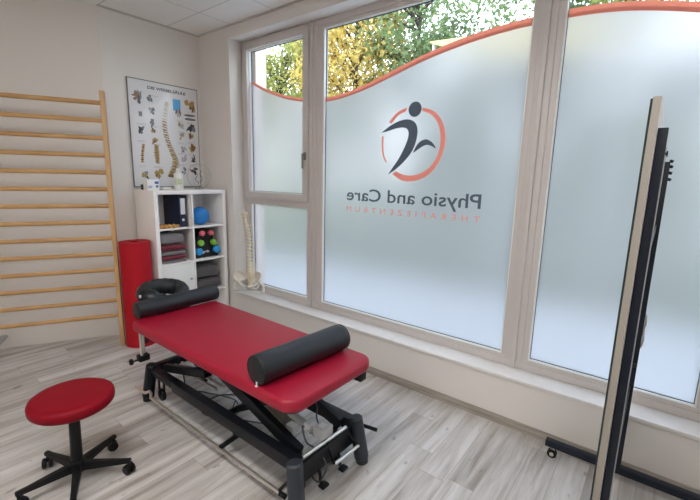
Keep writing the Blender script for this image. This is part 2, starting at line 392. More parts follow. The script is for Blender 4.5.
def pane(parent, x0, x1, z0, z1):
    """glass with dark spacer, frosted film and orange stripe"""
    bm = B(); g = .008
    ring(bm, x0 - .004, x1 + .004, z0 - .004, z1 + .004, g, 2.786, 2.800, 0)
    bb = B(); ring(bb, x0 - .007, x1 + .007, z0 - .007, z1 + .007, .008, 2.764, 2.787, 0); obj('glazing_bead', bb, 'white', parent)  # bright white bead: daylight glint along the pane edge put into its colour
    obj('gasket', bm, 'gasket', parent)
    bm = B(); box(bm, (x0, GY, z0), (x1, GY + .004, z1)); g_ = obj('glass_pane', bm, 'glass', parent)
    # film
    n = 60; top = []
    for i in range(n + 1):
        x = x0 + (x1 - x0) * i / n; top.append((x, min(z1, stripe_z(x))))
    if all(z >= z1 for _, z in top): poly = [(x0, z0), (x1, z0), (x1, z1), (x0, z1)]; has = False
    else: poly = [(x0, z0), (x1, z0)] + top[::-1]; has = True
    bm = B(); vs = [bm.verts.new((u, GY - .003, v)) for u, v in poly]; bm.faces.new(vs)
    bmesh.ops.triangulate(bm, faces=list(bm.faces)); obj('frosted_film', bm, 'film', g_, auto=False)
    if has:
        bm = B(); lo = []; hi = []
        for i, (x, z) in enumerate(top):
            a = top[max(0, i - 1)]; b = top[min(n, i + 1)]; d = Vector((b[0] - a[0], b[1] - a[1])).normalized(); nn = Vector((-d.y, d.x))
            if nn.y < 0: nn = -nn
            hw = .013 + .011 * min(1, max(0, (x + 3.4) / 2.2))
            lo.append(bm.verts.new((min(x1, max(x0, x - nn.x * hw)), GY - .0045, z - nn.y * hw))); hi.append(bm.verts.new((min(x1, max(x0, x + nn.x * hw)), GY - .0045, z + nn.y * hw)))
        for i in range(n): bm.faces.new((lo[i], lo[i + 1], hi[i + 1], hi[i]))
        tag(obj('orange_stripe', bm, 'film_orange', g_, auto=False), 'curved orange stripe along the top of the frosted film')
    return g_

SB = .357
w1 = thing('window_1', (-3.12, 2.77, SB), kind='structure')
bm = B(); ring(bm, WXL, -2.632, SB, HZ, .045, FY0, FY1); box(bm, (WXL + .04, FY0, 1.345), (-2.672, FY1, 1.40), .004); obj('window_frame', bm, 'white_frame', w1)
bm = B(); ring2(bm, (-3.615, -2.668, 1.385, 2.945), (-3.540, -2.736, 1.454, 2.874), FY0 - .022, FY1 - .02, .006); sash = obj('window_sash', bm, 'white_frame', w1)
bm = B(); box(bm, (-2.712, FY0 - .034, 1.78), (-2.682, FY0 - .021, 1.85), .003); box(bm, (-2.705, FY0 - .06, 1.815), (-2.689, FY0 - .03, 1.835), .003); box(bm, (-2.707, FY0 - .065, 1.70), (-2.687, FY0 - .052, 1.838), .005)
obj('window_handle', bm, 'taupe', sash)
bm = B(); ring2(bm, (-3.602, -2.670, .400, 1.347), (-3.544, -2.699, .434, 1.328), FY0 + .006, FY1 - .02, .004); obj('fixed_casement', bm, 'white_frame', w1)
pane(w1, -3.534, -2.742, 1.460, 2.868); pane(w1, -3.538, -2.705, .440, 1.322)

w2 = thing('window_2', (-1.64, 2.77, SB), kind='structure')
bm = B(); ring(bm, -2.632, -.69, SB, HZ, .050, FY0, FY1); ring2(bm, (-2.584, -.738, SB + .046, HZ - .046), (-2.506, -.780, .431, 2.891), FY0 + .008, FY1 - .01, .005); obj('window_frame', bm, 'white_frame', w2)
pane_2 = pane(w2, -2.500, -.786, .437, 2.885)
w3 = thing('window_3', (.0, 2.77, SB), kind='structure')
bm = B(); ring(bm, -.69, .36, SB, HZ, .050, FY0, FY1); ring2(bm, (-.642, .312, SB + .046, HZ - .046), (-.603, .274, .431, 2.891), FY0 + .008, FY1 - .01, .005); obj('window_frame', bm, 'white_frame', w3)
pane(w3, -.597, .268, .437, 2.885)
w4 = thing('window_4', (.855, 2.77, SB), kind='structure')
bm = B(); ring(bm, .36, WXR, SB, HZ, .050, FY0, FY1); ring2(bm, (.408, WXR - .045, SB + .046, HZ - .046), (.444, WXR - .084, .431, 2.891), FY0 + .008, FY1 - .01, .005); obj('window_frame', bm, 'white_frame', w4)
pane(w4, .45, WXR - .09, .437, 2.885)
for i, x in enumerate((-2.635, -.695, .36)):
    bm = B(); box(bm, (x - .016, FY0 - .016, SB + .001), (x + .016, FY0, HZ), .005); struct('trim_%d' % (i + 3), bm, 'white_frame')

# emblem and lettering on the film, facing the street
LY = GY - .006
def flat(bm, poly, y=LY):
    t = bmesh.new(); vs = [t.verts.new((u, y, v)) for u, v in poly]; t.faces.new(vs); bmesh.ops.triangulate(t, faces=list(t.faces)); merge(bm, t)
body = [(-1.892, 1.993), (-1.808, 2.043), (-1.719, 2.076), (-1.644, 2.082), (-1.586, 2.057), (-1.559, 2.004), (-1.566, 1.922), (-1.6, 1.839), (-1.671, 1.758), (-1.746, 1.699), (-1.814, 1.66), (-1.766, 1.721), (-1.71, 1.797), (-1.663, 1.883), (-1.637, 1.956), (-1.645, 2.004), (-1.686, 2.023), (-1.755, 2.019), (-1.825, 2.003)]
arm2 = [(-1.59, 1.828), (-1.564, 1.88), (-1.532, 1.912), (-1.485, 1.927), (-1.442, 1.911), (-1.413, 1.884), (-1.397, 1.855), (-1.435, 1.876), (-1.475, 1.886), (-1.515, 1.872), (-1.552, 1.85)]
def smooth_poly(poly, sharp, n=5):
    out = []; idx = sharp + [sharp[0] + len(poly)]
    for a, b in zip(idx, idx[1:]):
        seg = [poly[i % len(poly)] for i in range(a, b + 1)]
        out += [(p.x, p.y) for p in catmull([(x, z, 0) for x, z in seg], n)][:-1]
    return out
def ribbon(bm, A_, B_, n=40):
    def res(P):
        P = catmull([(x, z, 0) for x, z in P], 8); d = [0]
        for a, b in zip(P, P[1:]): d.append(d[-1] + (b - a).length)
        out = []
        for i in range(n + 1):
            t = d[-1] * i / n; j = max(k for k in range(len(d)) if d[k] <= t + 1e-9); j = min(j, len(P) - 2)
            out.append(P[j].lerp(P[j + 1], (t - d[j]) / max(1e-9, d[j + 1] - d[j])))
        return out
    a = res(A_); b = res(B_); t = bmesh.new()
    va = [t.verts.new((p.x, LY, p.y)) for p in a]; vb = [t.verts.new((p.x, LY, p.y)) for p in b]
    for i in range(n):
        t.faces.new((va[i], va[i + 1], vb[i + 1], vb[i]))
    bmesh.ops.remove_doubles(t, verts=list(t.verts), dist=1e-5); bmesh.ops.recalc_face_normals(t, faces=list(t.faces)); merge(bm, t)
bm = B(); ribbon(bm, body[:11], [body[0]] + body[:10:-1] + [body[10]]); ribbon(bm, arm2[:7], [arm2[0]] + arm2[:6:-1] + [arm2[6]])
flat(bm, [(-1.590 + .056 * math.cos(t * PI / 16), 2.152 + .056 * math.sin(t * PI / 16)) for t in range(32)])
tag(obj('emblem_figure', bm, 'film_grey', pane_2, auto=False), 'dark grey leaping figure emblem')
ringp = [((-1.661, 2.172), (-1.667, 2.143)), ((-1.748, 2.141), (-1.734, 2.119)), ((-1.823, 2.072), (-1.796, 2.059)), None, ((-1.883, 1.966), (-1.866, 1.965)), ((-1.885, 1.889), (-1.868, 1.888)), ((-1.87, 1.81), (-1.857, 1.815)), ((-1.835, 1.754), (-1.827, 1.761)), None, ((-1.771, 1.665), (-1.738, 1.688)), ((-1.682, 1.618), (-1.666, 1.662)), ((-1.592, 1.612), (-1.59, 1.657)), ((-1.495, 1.637), (-1.51, 1.677)), ((-1.416, 1.691), (-1.437, 1.724)), ((-1.36, 1.773), (-1.388, 1.794)), ((-1.33, 1.863), (-1.366, 1.868)), ((-1.328, 1.953), (-1.367, 1.951)), ((-1.351, 2.033), (-1.386, 2.025)), ((-1.398, 2.099), (-1.426, 2.081)), ((-1.457, 2.139), (-1.474, 2.116)), ((-1.528, 2.159), (-1.526, 2.132))]
bm = B(); cur = []
def flush(cur):
    if len(cur) > 1:
        o_ = [(p.x, p.y) for p in catmull([(a[0], a[1], 0) for a, b in cur], 5)]; i_ = [(p.x, p.y) for p in catmull([(b[0], b[1], 0) for a, b in cur], 5)]
        vo = [bm.verts.new((u, LY + .0008, v)) for u, v in o_]; vi = [bm.verts.new((u, LY + .0008, v)) for u, v in i_]
        for i in range(len(vo) - 1): bm.faces.new((vo[i], vo[i + 1], vi[i + 1], vi[i]))
for q in ringp + [None]:
    if q is None: flush(cur); cur = []
    else: cur.append(q)
tag(obj('emblem_ring', bm, 'film_orange2', pane_2, auto=False), 'coral brush-stroke ring around the grey figure')

def text_mesh(name, body_, size, m, parent, origin, xdir, ydir, width=None, spacing=1.0, bold=0.0, cap=None):
    cu = bpy.data.curves.new(name, 'FONT'); cu.body = body_; cu.size = size; cu.space_character = spacing; cu.offset = bold
    cu.resolution_u = 4
    to = bpy.data.objects.new(name, cu); COL.objects.link(to)
    dg = bpy.context.evaluated_depsgraph_get(); dg.update()
    me = bpy.data.meshes.new_from_object(to.evaluated_get(dg)); bpy.data.objects.remove(to)
    xs = [v.co.x for v in me.vertices]; ys = [v.co.y for v in me.vertices]
    sx = width / (max(xs) - min(xs)) if width else 1; x0 = min(xs); sy = cap / max(ys) if cap else 1
    xd = Vector(xdir); yd = Vector(ydir)
    for v in me.vertices: v.co = Vector(origin) + xd * ((v.co.x - x0) * sx) + yd * (v.co.y * sy)
    me.materials.clear(); me.materials.append(M[m])
    o = bpy.data.objects.new(name, me); COL.objects.link(o); o.parent = parent; o.matrix_parent_inverse = world(parent).inverted()
    return o
tag(text_mesh('lettering', 'Physio and Care', .13, 'film_grey', pane_2, (-1.024, LY, 1.434), (-1, 0, 0), (0, 0, 1), 1.213, cap=.102, bold=.0014), 'dark grey practice name, seen from behind')
tag(text_mesh('lettering', 'THERAPIEZENTRUM', .055, 'film_orange2', pane_2, (-1.022, LY, 1.335), (-1, 0, 0), (0, 0, 1), 1.213, spacing=1.9, cap=.044), 'coral spaced capitals, seen from behind')

# ------------------------------------------------------------------ wall bars
wa = math.radians(27); wdir = Vector((-math.sin(wa), -math.cos(wa), 0)); wn = Vector((-math.cos(wa), math.sin(wa), 0))   # along, towards the wall
P0 = Vector((-3.885, 1.487, 0))
wb = thing('wall_bars', tuple(P0), 'tall beech wall bars with fourteen rungs beside the poster wall', 'wall bars')
bmx = Matrix(((wdir.x, wn.x, 0, P0.x), (wdir.y, wn.y, 0, P0.y), (0, 0, 1, 0), (0, 0, 0, 1)))
for s in (0, .98, 1.96):
    bm = B(); box(bm, (s - .012, .0, 0), (s + .022, .10, 2.31), .004, mtx=bmx); obj('upright', bm, 'upr_wood', wb)
zs = [.303 + .1467 * i for i in range(14)]
for z in zs:
    bm = B()
    a = P0 + wdir * .02 + wn * .03 + Vector((0, 0, z)); b_ = P0 + wdir * 1.96 + wn * .03 + Vector((0, 0, z))
    t = bmesh.new(); prof = [(.014 * math.cos(2 * PI * i / 16), .019 * math.sin(2 * PI * i / 16)) for i in range(16)]
    ra = [t.verts.new(a + wn * p + Vector((0, 0, q))) for p, q in prof]; rb = [t.verts.new(b_ + wn * p + Vector((0, 0, q))) for p, q in prof]
    for i in range(16): t.faces.new((ra[i], ra[(i + 1) % 16], rb[(i + 1) % 16], rb[i]))
    t.faces.new(ra[::-1]); t.faces.new(rb); bmesh.ops.recalc_face_normals(t, faces=list(t.faces)); merge(bm, t, 0, True)
    obj('rung', bm, 'bar_wood', wb)
for z in (.12, 2.05):
    for s in (.98,):
        bm = B(); box(bm, (s - .03, .10, z - .012), (s + .03, .325, z + .012), .003, mtx=bmx); obj('wall_bracket', bm, 'grey_plastic', wb)

# ------------------------------------------------------------------ spine poster
pst = thing('anatomy_poster', (BX + .008, 2.175, 1.49), 'framed white spine anatomy poster above the white cube shelf', 'poster')
PY0, PY1, PZ0, PZ1 = 1.822, 2.540, 1.492, 2.518
px = BX + .016
bm = B(); box(bm, (BX + .002, PY0, PZ0), (px, PY1, PZ1), .002); m_p = mat('poster_sheet', (0.76, 0.76, 0.78), .12, var=.015, vscale=4, spec=.5)
obj('backing_panel', bm, m_p, pst)
bm = B(); box(bm, (BX + .002, PY0 - .005, PZ1 - .001), (px + .004, PY1 + .005, PZ1 + .006)); box(bm, (BX + .002, PY0 - .005, PZ0 - .006), (px + .004, PY1 + .005, PZ0 + .001))
box(bm, (BX + .002, PY0 - .004, PZ0), (px + .002, PY0, PZ1)); box(bm, (BX + .002, PY1, PZ0), (px + .002, PY1 + .004, PZ1))
obj('edge_strip', bm, mat('poster_rim', (0.12, .12, .13), .4, var=.05), pst)
M['ink_ochre'] = mat('ink_ochre', (0.40, 0.27, 0.075), .3, var=.25, vscale=90); M['ink_brown'] = mat('ink_brown', (0.22, 0.11, 0.05), .3, var=.3, vscale=90)
M['ink_grey'] = mat('ink_grey', (0.17, 0.19, 0.20), .3, var=.3, vscale=90); M['ink_line'] = mat('ink_line', (0.40, 0.41, 0.43), .3, var=.1)
M['ink_blue'] = mat('ink_blue', (0.06, 0.36, 0.72), .3, var=.05); M['ink_dark'] = mat('ink_dark', (0.045, 0.05, 0.06), .3, var=.1); M['ink_pale'] = mat('ink_pale', (0.55, 0.52, 0.40), .3, var=.2, vscale=60)
inks = ['ink_ochre', 'ink_brown', 'ink_grey', 'ink_line', 'ink_blue', 'ink_dark', 'ink_pale']
bm = B(); rnd = random.Random(3)
def UV(u, v, w=0): return (px + .0006 + w, PY0 + u * (PY1 - PY0), PZ1 - v * (PZ1 - PZ0))
def blob(u, v, ru, rv, mi, w=0, rot=0, n=10, jag=.15):
    t = bmesh.new(); vs = []
    for i in range(n):
        a = 2 * PI * i / n; r = 1 + rnd.uniform(-jag, jag); x = ru * r * math.cos(a); y = rv * r * math.sin(a) * .7
        vs.append(t.verts.new(UV(u + x * math.cos(rot) - y * math.sin(rot), v + (x * math.sin(rot) + y * math.cos(rot)), w)))
    t.faces.new(vs); merge(bm, t, mi)
spc = [(p.x, p.y) for p in catmull([(.52, .17, 0), (.50, .25, 0), (.47, .36, 0), (.475, .46, 0), (.51, .56, 0), (.56, .65, 0), (.60, .73, 0), (.585, .80, 0), (.54, .86, 0), (.52, .90, 0)], 4)]
for i, (u, v) in enumerate(spc):
    s = .018 + .022 * i / len(spc)
    if i > 29: s *= .75
    mi = 6 if i < 8 else 0
    blob(u, v, s * 1.5, .0115, mi, .0002, .1); blob(u + s * 1.2, v + .006, s * .9, .006, 1 if i >= 8 else 6, .0003, .5)
    if i % 2: blob(u - .004, v + .010, s * .9, .004, 5 if i > 8 else 6, .0004)
def cluster(u, v, r, cols, n=6):
    for j in range(n): blob(u + rnd.uniform(-r, r) * .7, v + rnd.uniform(-r, r) * .55, r * rnd.uniform(.35, .7), r * rnd.uniform(.3, .6), rnd.choice(cols), .0002 + .0001 * j, rnd.uniform(0, 3), jag=.4)
for (u, v, r, c) in [(.13, .16, .07, [1, 2, 5]), (.30, .17, .05, [2, 5]), (.30, .27, .045, [2, 3]), (.30, .38, .05, [3, 2]), (.14, .47, .055, [2, 5]), (.31, .46, .035, [1, 0]), (.31, .56, .045, [1, 0]),
                     (.14, .88, .06, [2, 5, 0]), (.88, .17, .085, [5, 1, 0]), (.87, .285, .0, [2]), (.70, .26, .05, [1, 3]), (.72, .38, .05, [3, 0]), (.88, .40, .06, [2, 5]), (.73, .49, .04, [0, 3]), (.88, .48, .045, [1, 0]),
                     (.74, .62, .045, [2, 3]), (.89, .60, .055, [1, 0]), (.74, .71, .04, [3]), (.89, .71, .045, [2, 5]), (.74, .83, .045, [3, 2]), (.89, .83, .05, [5, 1]), (.35, .88, .06, [0, 0, 1])]:
    if r > 0: cluster(u, v, r, c)
for v in (.265, .305): blob(.87, v, .09, .016, 5, .0004); blob(.87, v, .07, .010, 2, .0006)
for j in range(7): blob(.335, .60 + j * .026, .045 - .003 * abs(j - 3), .016, 0, .0004, .25); blob(.335, .613 + j * .026, .035, .005, 1, .0005, .25)
for j in range(9): blob(.155 - .03 * math.sin(j / 8 * 1.5), .60 + j * .02, .022, .016, 1 if j % 2 else 0, .0004)
def rect(u0, v0, u1, v1, mi, w=.0003):
    t = bmesh.new(); t.faces.new([t.verts.new(UV(*p, w)) for p in ((u0, v0), (u1, v0), (u1, v1), (u0, v1))]); merge(bm, t, mi)
rect(.615, .125, .73, .235, 4); rect(.12, .29, .165, .335, 2)
for (u, v) in [(.08, .105), (.28, .125), (.80, .12), (.08, .40), (.27, .41), (.66, .33), (.82, .335), (.66, .55), (.82, .54), (.08, .56), (.27, .585), (.66, .66), (.82, .66), (.07, .80), (.28, .80), (.66, .775), (.82, .775), (.67, .44), (.82, .445)]:
    for j in range(2): rect(u - .0, v + j * .010, u + rnd.uniform(.08, .14), v + j * .010 + .003, 3)
obj('printed_illustrations', bm, inks, pst, auto=False)
text_mesh('title', 'DIE WIRBELSÄULE', .05, 'ink_dark', pst, UV(.26, .070, .0006), (0, 1, 0), (0, 0, 1), .40, bold=.0014, cap=.034)

# ------------------------------------------------------------------ white cube shelf 2 x 4
SX0, SX1, SY0, SY1 = -4.120, -3.730, 1.792, 2.562
sh = thing('cube_shelf', ((SX0 + SX1) / 2, (SY0 + SY1) / 2, 0), 'white cube shelf of two columns standing in the room corner', 'shelf')
T = .038; t_ = .016
bm = B(); box(bm, (SX0, SY0, 0), (SX1, SY0 + T, 1.468), .002); obj('side_panel', bm, 'shelf', sh)
bm = B(); box(bm, (SX0, SY1 - T, 0), (SX1, SY1, 1.468), .002); obj('side_panel', bm, 'shelf', sh)
bm = B(); box(bm, (SX0, SY0 + T, 1.430), (SX1, SY1 - T, 1.468), .002); obj('top_panel', bm, 'shelf', sh)
bm = B(); box(bm, (SX0, SY0 + T, 0), (SX1, SY1 - T, .038), .002); obj('bottom_panel', bm, 'shelf', sh)
ZS = [.038]; 
shelfz = [.385, .736, 1.085]      # undersides of the inner boards
for z in shelfz:
    bm = B(); box(bm, (SX0, SY0 + T, z), (SX1 - .002, SY1 - T, z + t_), .001); obj('shelf_board', bm, 'shelf', sh)
YM = (SY0 + SY1) / 2
bm = B(); box(bm, (SX0, YM - t_ / 2, .038), (SX1 - .001, YM + t_ / 2, 1.430), .001); obj('divider', bm, 'shelf', sh)
bm = B(); box(bm, (SX1 - .022, SY0 + T + .003, .403), (SX1 - .004, YM - t_ / 2 - .003, .733), .002); dr = obj('door', bm, 'white', sh)
bm = B(); lathe(bm, [(0, 0), (.006, 0), (.006, .012), (.012, .016), (.012, .022), (0, .024)], 16, Matrix.Translation((SX1 - .004, YM - .055, .57)) @ Matrix.Rotation(PI / 2, 4, 'Y')); obj('knob', bm, 'grey_plastic', dr)
bm = B(); box(bm, (SX0 + .002, SY0 + T, .038), (SX0 + .006, SY1 - T, 1.43)); obj('back_panel', bm, 'shelf', sh)

# things in the cells; cell floors
C1 = 1.085 + t_ ; C2 = .736 + t_; C3 = .385 + t_
def soft(lo, hi, m, name, label, group, amp=.006, seed=1, parent=None, bev=.022, layers=2):
    """folded cloth: stacked rounded layers joined at the front fold"""
    bm = B(); h = (hi[2] - lo[2]) / layers; r_ = random.Random(seed)
    for i in range(layers):
        t = bmesh.new(); bmesh.ops.create_cube(t, size=1)
        bmesh.ops.subdivide_edges(t, edges=list(t.edges), cuts=5, use_grid_fill=True)
        z0 = lo[2] + i * h; z1 = z0 + h * 1.04 if i < layers - 1 else hi[2]
        j = r_.uniform(-.006, .003)
        for v in t.verts:
            c = v.co.copy(); u = [c.x * 2, c.y * 2, c.z * 2]
            e = 1 - .5 * (abs(u[2]) ** 2.2)
            rx = (1 - .05 * abs(u[2]) ** 3); ry = rx
            rr = max(abs(u[0]), abs(u[1])); drop = (rr ** 6) * .16 * h
            z = (z0 + z1) / 2 + u[2] * ((z1 - z0) / 2 - drop)
            if i == layers - 1 and u[2] > .5: z += amp * .7 * math.sin(u[1] * 3 + seed) * (1 - rr ** 3) - amp * .4
            v.co = Vector(((lo[0] + hi[0]) / 2 + j + u[0] * rx * (hi[0] - lo[0]) / 2, (lo[1] + hi[1]) / 2 + u[1] * ry * (hi[1] - lo[1]) / 2, z))
        bmesh.ops.recalc_face_normals(t, faces=list(t.faces)); merge(bm, t, 0, True)
    o = obj(name, bm, m, auto=False); tag(o, label, 'towel', group)
    md = o.modifiers.new('sub', 'SUBSURF'); md.levels = 1; md.render_levels = 2
    return o
X0t, X1t = -4.06, -3.745
g = 'folded towels in the left cell'
ya, yb = 1.838, 2.112
soft((X0t, ya, C2), (X1t, yb, C2 + .032), 'towel_grey', 'folded_towel', 'thin grey towel at the very bottom of the red and grey stack', g, seed=1, layers=1)
soft((X0t, ya, C2 + .033), (X1t, yb - .004, C2 + .078), 'towel_red', 'folded_towel', 'lower dark red towel folded between two grey ones', g, seed=2, layers=1)
soft((X0t, ya, C2 + .079), (X1t, yb - .012, C2 + .120), 'towel_grey', 'folded_towel', 'grey towel in the middle between the two dark red ones', g, seed=3, layers=1)
soft((X0t, ya, C2 + .121), (X1t, yb - .006, C2 + .185), 'towel_red', 'folded_towel', 'upper dark red towel under the thick grey one', g, seed=4, layers=1)
soft((X0t, ya, C2 + .186), (X1t, yb - .030, C2 + .305), 'towel_grey', 'folded_towel', 'thick light grey towel on top of the red and grey stack', g, seed=5, amp=.016, layers=1)
g = 'folded dark towels in the right cell'
soft((X0t, 2.195, C3), (X1t, 2.49, C3 + .125), 'towel_dark', 'folded_blanket', 'lower dark grey folded blanket beside the white shelf door', g, seed=6, layers=1)
soft((X0t, 2.195, C3 + .127), (X1t, 2.470, C3 + .265), 'towel_dark', 'folded_blanket', 'upper dark grey folded blanket below the dumbbell rack', g, seed=7, amp=.016, layers=1)
for o in COL.objects:
    if o.name.startswith('folded_blanket'): o['category'] = 'blanket'

# binders
def binder(y, label):
    o = thing('ring_binder', (-3.90, y, C1), label, 'binder')
    bm = B(); w = .078
    box(bm, (-4.06, y - w / 2, C1), (-3.755, y - w / 2 + .004, C1 + .315), .001); box(bm, (-4.06, y + w / 2 - .004, C1), (-3.755, y + w / 2, C1 + .315), .001)
    box(bm, (-3.757, y - w / 2, C1), (-3.752, y + w / 2, C1 + .315), .002); obj('cover', bm, 'binder', o)
    bm = B(); box(bm, (-4.05, y - w / 2 + .006, C1 + .006), (-3.80, y + w / 2 - .006, C1 + .30)); obj('paper_block', bm, 'label_white', o)
    bm = B(); cyl(bm, (-3.752, y, C1 + .07), (-3.7505, y, C1 + .07), .014, seg=20); obj('finger_ring', bm, 'chrome', o)
    return o
b2 = binder(2.096, 'navy ring binder with a white spine label in the top left cell')
bm = B(); box(bm, (-3.752, 2.072, C1 + .125), (-3.7508, 2.120, C1 + .285)); tag(obj('spine_label', bm, 'label_white', b2), 'white paper label')
b2.location.x -= .045; b2.location.y += .012
# ochre wooden massage tools
wt = thing('massage_roller', (-3.80, 1.92, C1), 'ochre wooden massage roller lying beside the navy binders', 'massage tool')
bm = B(); cyl(bm, (-3.80, 1.838, C1 + .021), (-3.757, 2.040, C1 + .021), .012, .012, bev=.003); obj('handle', bm, 'ochre_wood', wt)
for kx, ky in ((-3.794, 1.868), (-3.785, 1.908), (-3.777, 1.948), (-3.768, 1.988)):
    bm = B(); d = Vector((.043, .202, 0)).normalized() * .012; c = Vector((kx, ky, C1 + .021)); cyl(bm, c - d, c + d, .021, bev=.005); obj('roller_wheel', bm, 'ochre_wood', wt)
wt2 = thing('wooden_ring', (-3.86, 1.885, C1), 'small ochre wooden ring lying behind the massage roller', 'massage tool')
bm = B(); tube(bm, [(-3.865 + .042 * math.cos(a * PI / 12), 1.890 + .042 * math.sin(a * PI / 12), C1 + .011) for a in range(24)], .011, closed=True, smooth_path=False); obj('ring_body', bm, 'ochre_wood', wt2)
# blue ball
bm = B(); t = bmesh.new(); bmesh.ops.create_uvsphere(t, u_segments=48, v_segments=28, radius=.094); t.transform(Matrix.Translation((-3.852, 2.325, C1 + .0935))); merge(bm, t, 0, True)
for zz in (-.04, 0, .04):
    rr = math.sqrt(.094 ** 2 - zz ** 2); tube(bm, [(-3.852 + rr * math.cos(a * PI / 24), 2.325 + rr * math.sin(a * PI / 24), C1 + .0935 + zz) for a in range(48)], .0012, seg=6, closed=True, smooth_path=False)
bo = thing('exercise_ball', (-3.852, 2.325, C1), 'small blue exercise ball in the top right shelf cell', 'ball')
obj('ball_shell', bm, 'ball', bo); bm = B(); cyl(bm, (-3.852 + .088, 2.337, C1 + .125), (-3.852 + .0905, 2.337, C1 + .126), .006); obj('valve_plug', bm, mat('ball_valve', (.02, .10, .35), .4, var=.05), bo)

# dumbbells in their rack
rk = thing('dumbbell_rack', (-3.85, 2.345, C2), 'black stepped rack holding six coloured dumbbells', 'rack')
bm = B()
prof = [(2.205, 0), (2.490, 0), (2.490, .045), (2.470, .075), (2.450, .135), (2.435, .235), (2.400, .305), (2.300, .305), (2.255, .235), (2.232, .135), (2.215, .075), (2.205, .045)]
prism(bm, prof, -4.02, -3.795, lambda u, v, w: (w, u, C2 + v), bev=.004)
obj('rack_body', bm, 'plastic', rk)
text_mesh('marking', 'grib', .05, 'label_white', rk, (-3.7942, 2.300, C2 + .052), (0, 1, 0), (0, 0, 1), .082, bold=.001, cap=.026)
def dumbbell(y, z, r, m, label, col):
    o = thing('dumbbell', (-3.80, y, z), label, 'dumbbell', 'coloured dumbbells in the black rack')
    bm = B(); prof = [(0, 0), (r * .55, .0), (r * .9, .006), (r, .016), (r, .036), (r * .8, .05), (.014, .052)]
    lathe(bm, prof, 8, Matrix.Translation((-3.742, y, z)) @ Matrix.Rotation(-PI / 2, 4, 'Y'), smooth=True); lathe(bm, [(0, -.0015), (r * .42, -.001), (r * .42, .002)], 20, Matrix.Translation((-3.742, y, z)) @ Matrix.Rotation(-PI / 2, 4, 'Y'))
    obj('head', bm, m, o)
    bm = B(); cyl(bm, (-3.7935, y, z), (-3.7915, y, z), .013); obj('handle', bm, m, o)
    return o
for y, z, r, m, l, c in [(2.290, 1.018, .029, 'pink', 'coral dumbbell, left of the top pair in the black rack', 0), (2.390, 1.016, .029, 'pink', 'coral dumbbell, right of the top pair in the black rack', 0),
                         (2.272, .918, .034, 'green', 'lime green dumbbell on the left of the rack', 0), (2.420, .912, .034, 'green', 'lime green dumbbell on the right of the rack', 0),
                         (2.248, .829, .040, 'bluev', 'bright blue dumbbell at the lower left of the rack', 0), (2.452, .832, .042, 'bluev', 'bright blue dumbbell at the lower right of the rack', 0)]:
    dumbbell(y, z, r, m, l, c)

# things on top of the shelf
TZ = 1.468
cb = thing('tissue_box', (-3.86, 1.845, TZ), 'small white box with blue print at the left end of the shelf top', 'box')
bm = B(); box(bm, (-3.93, 1.797, TZ), (-3.85, 1.915, TZ + .098), .003); obj('carton', bm, 'white', cb)
bm = B(); box(bm, (-3.8505, 1.868, TZ + .058), (-3.8490, 1.905, TZ + .082)); box(bm, (-3.8505, 1.878, TZ + .024), (-3.8490, 1.900, TZ + .046)); box(bm, (-3.8505, 1.806, TZ + .02), (-3.8490, 1.840, TZ + .026)); box(bm, (-3.8505, 1.806, TZ + .034), (-3.8490, 1.846, TZ + .040)); obj('blue_print', bm, 'blueprint', cb)
bd = thing('dark_case', (-3.97, 1.83, TZ), 'flat dark green case standing behind the white box', 'case')
bm = B(); box(bm, (-3.990, 1.797, TZ), (-3.955, 1.93, TZ + .05), .004); obj('case_body', bm, mat('dark_green', (.02, .045, .04), .5, var=.1), bd)
sp = thing('white_dish', (-3.87, 1.985, TZ), 'low white dish on the shelf top beside the pump bottle', 'dish')
bm = B(); lathe(bm, [(0, 0), (.032, 0), (.044, .008), (.047, .024), (.043, .024), (.040, .010), (0, .007)], 28, Matrix.Translation((-3.87, 1.985, TZ))); obj('dish_body', bm, 'white', sp)
bm = B(); lathe(bm, [(0, 0), (.030, 0), (.034, .012), (.02, .022), (0, .024)], 20, Matrix.Translation((-3.87, 1.985, TZ + .007))); obj('soap_bar', bm, 'cream', sp)
bt = thing('lotion_bottle', (-3.88, 2.125, TZ), 'tall white bottle with a green label on the shelf top', 'bottle')
bm = B(); lathe(bm, [(0, 0), (.040, 0), (.043, .006), (.043, .15), (.036, .165), (.018, .172), (0, .172)], 28, Matrix.Translation((-3.88, 2.125, TZ))); obj('bottle_body', bm, 'white', bt)
bm = B(); lathe(bm, [(0, .172), (.019, .172), (.019, .205), (.015, .212), (0, .212)], 20, Matrix.Translation((-3.88, 2.125, TZ))); obj('cap', bm, 'white', bt)
bm = B(); lathe(bm, [(.0436, .045), (.0436, .115)], 28, Matrix.Translation((-3.88, 2.125, TZ))); tag(obj('bottle_label', bm, 'cream', bt), 'pale green label')
bm = B()
for dz in (.06, .085):
    for dy in (-.012, .010):
        box(bm, (-3.8362, 2.115 + dy - .006, TZ + dz), (-3.8345, 2.115 + dy + .007, TZ + dz + .016), .001)
obj('label_print', bm, 'lime', bt)
gl = thing('wire_ring_ornament', (-3.93, 2.38, TZ), 'thin round wire ornament at the right end of the shelf top', 'ornament')
bm = B(); c0 = Vector((-3.93, 2.385, TZ + .137))
def circ(bm, c, r, tilt, az, rad):
    mt = Matrix.Translation(c) @ Matrix.Rotation(az, 4, 'Z') @ Matrix.Rotation(tilt, 4, 'Y')
    tube(bm, [mt @ Vector((r * math.cos(a * PI / 24), r * math.sin(a * PI / 24), 0)) for a in range(48)], rad, seg=6, closed=True, smooth_path=False)
circ(bm, c0, .130, PI / 2, 0.0, .0016); circ(bm, c0, .118, PI / 2, .5, .0012); circ(bm, c0, .122, PI / 2, -.45, .0012); obj('wire_ring', bm, 'steel_wire', gl)
